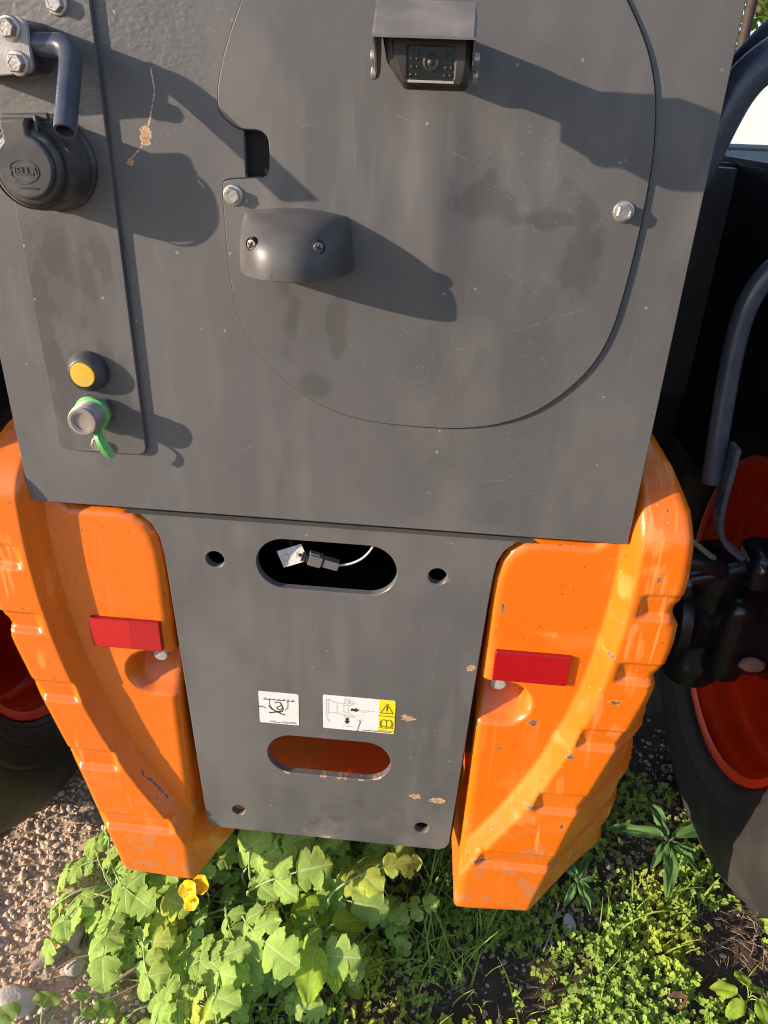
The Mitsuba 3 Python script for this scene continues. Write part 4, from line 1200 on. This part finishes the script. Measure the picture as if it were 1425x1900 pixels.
# round-leaved plant at the lower left
ROUND = [simple_leaf(400 + k, 'smooth_leaf', .040, .0195, .7, .5, 0, 0, 0, .25, .2, .85) for k in range(4)]
name('round_leaf_plant', 'low plant with smooth round leaves in the bottom left corner', 'plant')
for i, (x, y, yaw, s) in enumerate(((-.445, -.17, 10, 1.15), (-.47, -.18, 60, 1.1), (-.40, -.165, -40, 1.0), (-.385, -.18, -80, 1.0), (-.43, -.19, -120, .9), (-.36, -.17, -10, 1.0), (-.50, -.19, 90, 1.1), (-.46, -.21, 170, 1.0), (-.39, -.14, 25, .8), (-.355, -.195, -60, .9))):
    put('round_leaf_plant__leaf', ROUND[i % 4], None, to=instance(x, y, .0, yaw, s, rng.normal(0, 6), i))

# strap-leaved weeds
STRAP = [simple_leaf(500 + k, 'strap_leaf', .080, .0115, .12, .1, 0, 0, 0, .5, .45, .75, .35) for k in range(4)]


def strap_weed(key, x, y, z, yaws, scale, label):
    name(key, label, 'plant')
    for i, (yw, s) in enumerate(yaws):
        put(key + '__leaf', STRAP[i % 4], None, to=instance(x, y, z, yw, s * scale, 0))


strap_weed('strap_leaf_weed', .672, .300, .035, ((75, 1.15), (-62, 1.1), (10, 1.0), (168, 1.15), (140, .75), (-115, .6), (215, .7), (30, .6)), 1.15, 'strap-leaf weed growing beside the right tyre')
strap_weed('strap_leaf_weed_001', .470, .190, .03, ((15, 1.0), (40, .8), (-30, .8), (150, .7), (-140, .75), (200, .8), (-80, .6)), .9, 'smaller strap-leaf weed below the outer edge of the right fender')
name('corner_plant', 'light green plant with pointed leaves at the bottom right corner', 'plant')
for i, (yw, s) in enumerate(((60, 1.0), (-40, .9), (130, .85), (-130, .9), (10, .8), (200, .9))):
    put('corner_plant__leaf', TOOTH[i % 5], None, to=instance(.735, -.005, .01 + .006 * i, yw, s * .75, 0))

# ground cover of small round leaves, and grass
g = np.random.default_rng(21)


def cover_density(x, y):
    base = 1 / (1 + math.exp(-(x + .10 - .1 * (y - .1)) / .03))
    patch = float(meshkit.fbm(np.array([x * 6.5, y * 6.5, 3.0]), 3, 8))
    far = 1 if y < .33 else max(.25, 1 - (y - .33) * 2.2)
    peb = 1 - .75 * math.exp(-((x - (.60 + .30 * (y - .30) / .3)) / .09) ** 2) * (1 if y > .15 else 0)
    soil_ = 1 - .55 * math.exp(-((x - .42) / .16) ** 2 - ((y - .02) / .035) ** 2)
    return base * min(1, max(0, (patch - .30) * 3.5)) * far * peb * soil_


def cover():
    m = Mesh()
    n = 0
    while n < 9000:
        x, y = g.uniform(-.25, 1.5), g.uniform(-.55, .62)
        if g.random() > cover_density(x, y) * min(1, max(.05, 1 - (-.24 - y) / .22)) * min(1, max(.05, 1 - (x - 1.0) / .35)):
            continue
        n += 1
        z0 = float(gh(np.array(x), np.array(y)))
        h = g.uniform(.006, .034)
        tx, ty = g.normal(0, .012, 2)
        tip = np.array([x + tx, y + ty, z0 + h])
        m.tube(np.array([(x, y, z0 - .002), (x + tx * .4, y + ty * .4, z0 + h * .6), tip]), .0005, 3)
        a0 = g.uniform(0, 6.28)
        RS = trimesh.transformations.rotation_matrix(g.uniform(.1, 1.0), [math.cos(SUNWARD), math.sin(SUNWARD), 0])[:3, :3]
        kk = g.integers(3, 6)
        for k in range(kk):
            L = g.uniform(.0045, .0105)
            W = L * .48
            a = a0 + k * 6.28 / kk + g.normal(0, .25)
            pitch = g.uniform(-.35, .45)
            pts = np.array([(0, 0, 0), (W * .8, L * .35, .0006), (W * .75, L * .8, .0004), (0, L * 1.12, -.0006), (-W * .75, L * .8, .0004), (-W * .8, L * .35, .0006), (0, L * .6, -.0005)])
            fa = np.array([(6, 0, 1), (6, 1, 2), (6, 2, 3), (6, 3, 4), (6, 4, 5), (6, 5, 0)])
            uu = np.array([(.5, 0), (.9, .3), (.9, .8), (.5, 1), (.1, .8), (.1, .3), (.5, .6)])
            m.add(place(pts, [0, 0, g.uniform(-.004, .001)], a, pitch) @ RS.T + tip, fa, uu)
    return m


put('ground_cover', cover().ply('cover_leaf'), None, label='low ground cover of tiny round yellow-green leaves', cat='ground cover', kind='stuff')


def blade(m, x, y, az, L, W, lean, seed):
    n = 7
    t = np.linspace(0, 1, n)
    d = np.array([math.cos(az), math.sin(az), 0])
    side = np.array([-d[1], d[0], 0])
    th = lean * t * 1.15 + .1
    c = np.cumsum(np.vstack([[0, 0, 0], (L / (n - 1)) * (np.sin(th[1:])[:, None] * d + np.cos(th[1:])[:, None] * np.array([0, 0, 1.0]))]), 0)
    c += [x, y, float(gh(np.array(x), np.array(y))) - .002]
    w = W * (1 - t ** 2.2) + .0002
    V = np.stack([c - side * w[:, None], c + np.array([0, 0, -.0006]) * 0 + np.cross(side, [0, 0, 1]) * 0 + [0, 0, 0], c + side * w[:, None]], 1)
    V[:, 1] -= (np.cos(th)[:, None] * d - np.sin(th)[:, None] * np.array([0, 0, 1.0])) * (w * .5)[:, None] * -1
    U = np.stack([np.stack([np.full(n, a), t], 1) for a in (0.15, .5, .85)], 1)
    q = np.arange(n - 1)[:, None] * 3 + np.arange(2)[None]
    q = q.ravel()
    m.add(V.reshape(-1, 3), np.vstack([np.stack([q, q + 1, q + 4], 1), np.stack([q, q + 4, q + 3], 1)]), U.reshape(-1, 2))


m = Mesh()
TUFTS = [(.205, .02, 34, .13), (.165, .085, 26, .14), (.245, -.03, 26, .11), (.13, -.02, 20, .10), (.58, .155, 16, .10), (.68, .20, 14, .09), (.63, .10, 12, .07), (.28, .10, 18, .11), (-.02, -.115, 14, .08), (.36, -.06, 14, .08), (.20, .16, 20, .15), (.52, .02, 10, .07), (-.10, -.13, 8, .06)]
for x, y, k, L in TUFTS:
    for i in range(k):
        if i % 5 > 2:
            continue
        blade(m, x + g.normal(0, .022), y + g.normal(0, .022), g.uniform(0, 6.28), L * g.uniform(.5, 1.15), g.uniform(.0011, .0023), g.uniform(.35, 1.5), i)
for i in range(130):
    x, y = g.uniform(-.05, .95), g.uniform(-.2, .45)
    blade(m, x, y, g.uniform(0, 6.28), g.uniform(.03, .08), g.uniform(.0008, .0016), g.uniform(.5, 1.5), i)
put('grass', m.ply('grass_blade'), None, label='thin loose grass blades among the ground cover', cat='grass', kind='stuff')

# dry stems, dead leaf, litter
def stem(key, pts, r, label):
    put(key, tube(smooth_poly(pts, 2, False), r, 7), 'dry_stem', 50, label=label, cat='stem')


stem('dry_stem', [(-.372, -.105, .015), (-.31, -.055, .035), (-.22, -.005, .045)], .0036, 'thickest dry brown stem running from the round leaves up to the lobed plants')
stem('dry_stem_001', [(-.360, -.115, .012), (-.30, -.080, .02), (-.265, -.03, .035), (-.25, .0, .03)], .0019, 'thin dry stem bowed beside the thickest one')
stem('dry_stem_002', [(-.47, -.075, .01), (-.43, -.045, .02), (-.36, -.045, .015)], .0017, 'short dry stem under the pinkish stone')
stem('dry_stem_003', [(.395, .055, .012), (.412, .09, .03), (.428, .135, .04)], .0016, 'dry upright stem in front of the white lump below the right fender')
v, f, u = leaflet(.040, .014, 0, 0, .5, -.3, 14, 5, .8, 5)
put('dead_leaf', trimesh.Trimesh(place(v, np.array([.60, -.015, .012]), -1.2, -.1, .3), f, process=False), 'dead_leaf', True, label='curled brown dead leaf on the bare soil at lower right', cat='leaf')
lit = []
for i in range(900):
    x, y = g.uniform(-.15, .95), g.uniform(-.25, .4)
    if i > 640:
        x, y = g.normal(.86, .08), g.normal(.10, .06)
    a, L = g.uniform(0, 6.28), g.uniform(.01, .045)
    z = float(gh(np.array(x), np.array(y))) + .003
    lit.append(tube([(x, y, z), (x + L * .5 * math.cos(a), y + L * .5 * math.sin(a), z + g.uniform(.002, .01)), (x + L * math.cos(a), y + L * math.sin(a), z + g.uniform(-.001, .008))], g.uniform(.0004, .0011), 4))
put('plant_litter', cat_(*lit), 'dry_stem', False, label='straw-coloured bits of dead grass and stalk on the soil', cat='litter', kind='stuff')

# ------------------------------------------------------------------ background at the upper right: a white van, a post and a tree
bsdf('van_white', plastic_dust((.78, .77, .75), (.6, .57, .52), 0.2, 3), 0.3, coat=0.5)
bsdf('van_glass', (.02, .025, .03), 0.08, coat=1.0)
bsdf('bark', plastic_dust((.10, .065, .045), (.16, .12, .09), 0.6, 9), 0.85)
bsdf('post_brown', plastic_dust((.035, .018, .014), (.05, .03, .024), 0.4, 9), 0.7)
leaf_mat('tree_leaf', (.14, .22, .03), (.2, .3, .08))
name('white_van', 'white van parked behind the machine at the right edge', 'van')
vx, vy = 1.9, 6.4
side = Polygon([(0, .30), (-.03, 1.56), (.10, 1.68), (3.6, 1.68), (4.2, 1.30), (4.9, 1.10), (4.95, .30)])
for cx in (.95, 3.9):
    side = side.difference(Point(cx, .34).buffer(.40))
side = side.buffer(-.06).buffer(.06)
wv = plate(side, 0, 1.85, .03)
wv.apply_translation([vx, vy, 0])
put('white_van__body', wv, 'van_white', 30)
put('white_van__window', plate(Polygon([(2.75, 1.15), (2.75, 1.55), (3.50, 1.55), (3.98, 1.20)]).buffer(-.03).buffer(.03), vy - .012, .02, .004).apply_translation([vx, 0, 0]), 'van_glass', 30)
put('white_van__side_moulding', box(vx + .2, vx + 4.8, vy - .02, vy + .01, .66, .76, .005), 'van_glass', 30)
for cx in (.95, 3.9):
    k = put('white_van__wheel', lathe([(.20, 0), (.31, .01), (.34, .04), (.34, .18), (.31, .2), (0, .2)], 'y', 40), 'black_rubber', 40, at(vx + cx, vy + .21, .34))
    put(k + '__hubcap', lathe([(.20, .0), (.18, .02), (.05, .03), (0, .03)], 'y', 24), 'dusty_steel', 40, at(vx + cx, vy + .01, .34))
put('wooden_post', tube([(1.72, 4.5, -.1), (1.74, 4.5, 2.6)], .03, 12), 'post_brown', 50, label='dark brown post standing left of the white van', cat='post')


def tree(key, x, y, h, r, seed, label):
    name(key, label, 'tree')
    gg = np.random.default_rng(seed)
    limbs = [tube(smooth_poly([(x, y, -.1), (x + .1, y, h * .25), (x, y + .1, h * .5), (x + .2, y, h * .8)], 2, False), np.linspace(.2, .05, len(smooth_poly([(0, 0, 0)] * 4, 2, False))), 10)]
    for i in range(9):
        a = gg.uniform(0, 6.28)
        z = h * gg.uniform(.25, .6)
        limbs.append(tube([(x, y, z), (x + r * .5 * math.cos(a), y + r * .5 * math.sin(a), z + h * .12), (x + r * .85 * math.cos(a), y + r * .85 * math.sin(a), z + h * .2)], [.06, .04, .015], 7))
    put(key + '__trunk', cat_(*limbs), 'bark', 50)
    m = Mesh()
    cl = [(np.array([x, y, h * .58]) + gg.normal(0, 1, 3) * [r * .42, r * .42, h * .2], gg.uniform(.25, .6)) for _ in range(60)]
    lv, lf, lu = leaflet(.13, .05, 0, 0, .2, .2, 4, 1, .8)
    for c, cr in cl:
        for _ in range(60):
            d = gg.normal(0, 1, 3)
            m.add(place(lv * gg.uniform(.7, 1.4), c + d / np.linalg.norm(d) * cr * gg.random() ** .4, gg.uniform(0, 6.28), gg.normal(-.3, .6), gg.normal(0, .6)), lf, lu)
    scene[key + '__crown'] = m.ply('tree_leaf')


tree('tree', 5.2, 13.0, 5.2, 2.2, 2, 'broad green tree beyond the white van')
tree('tree_001', 8.6, 14.5, 6.0, 2.5, 5, 'second green tree further right beyond the van')
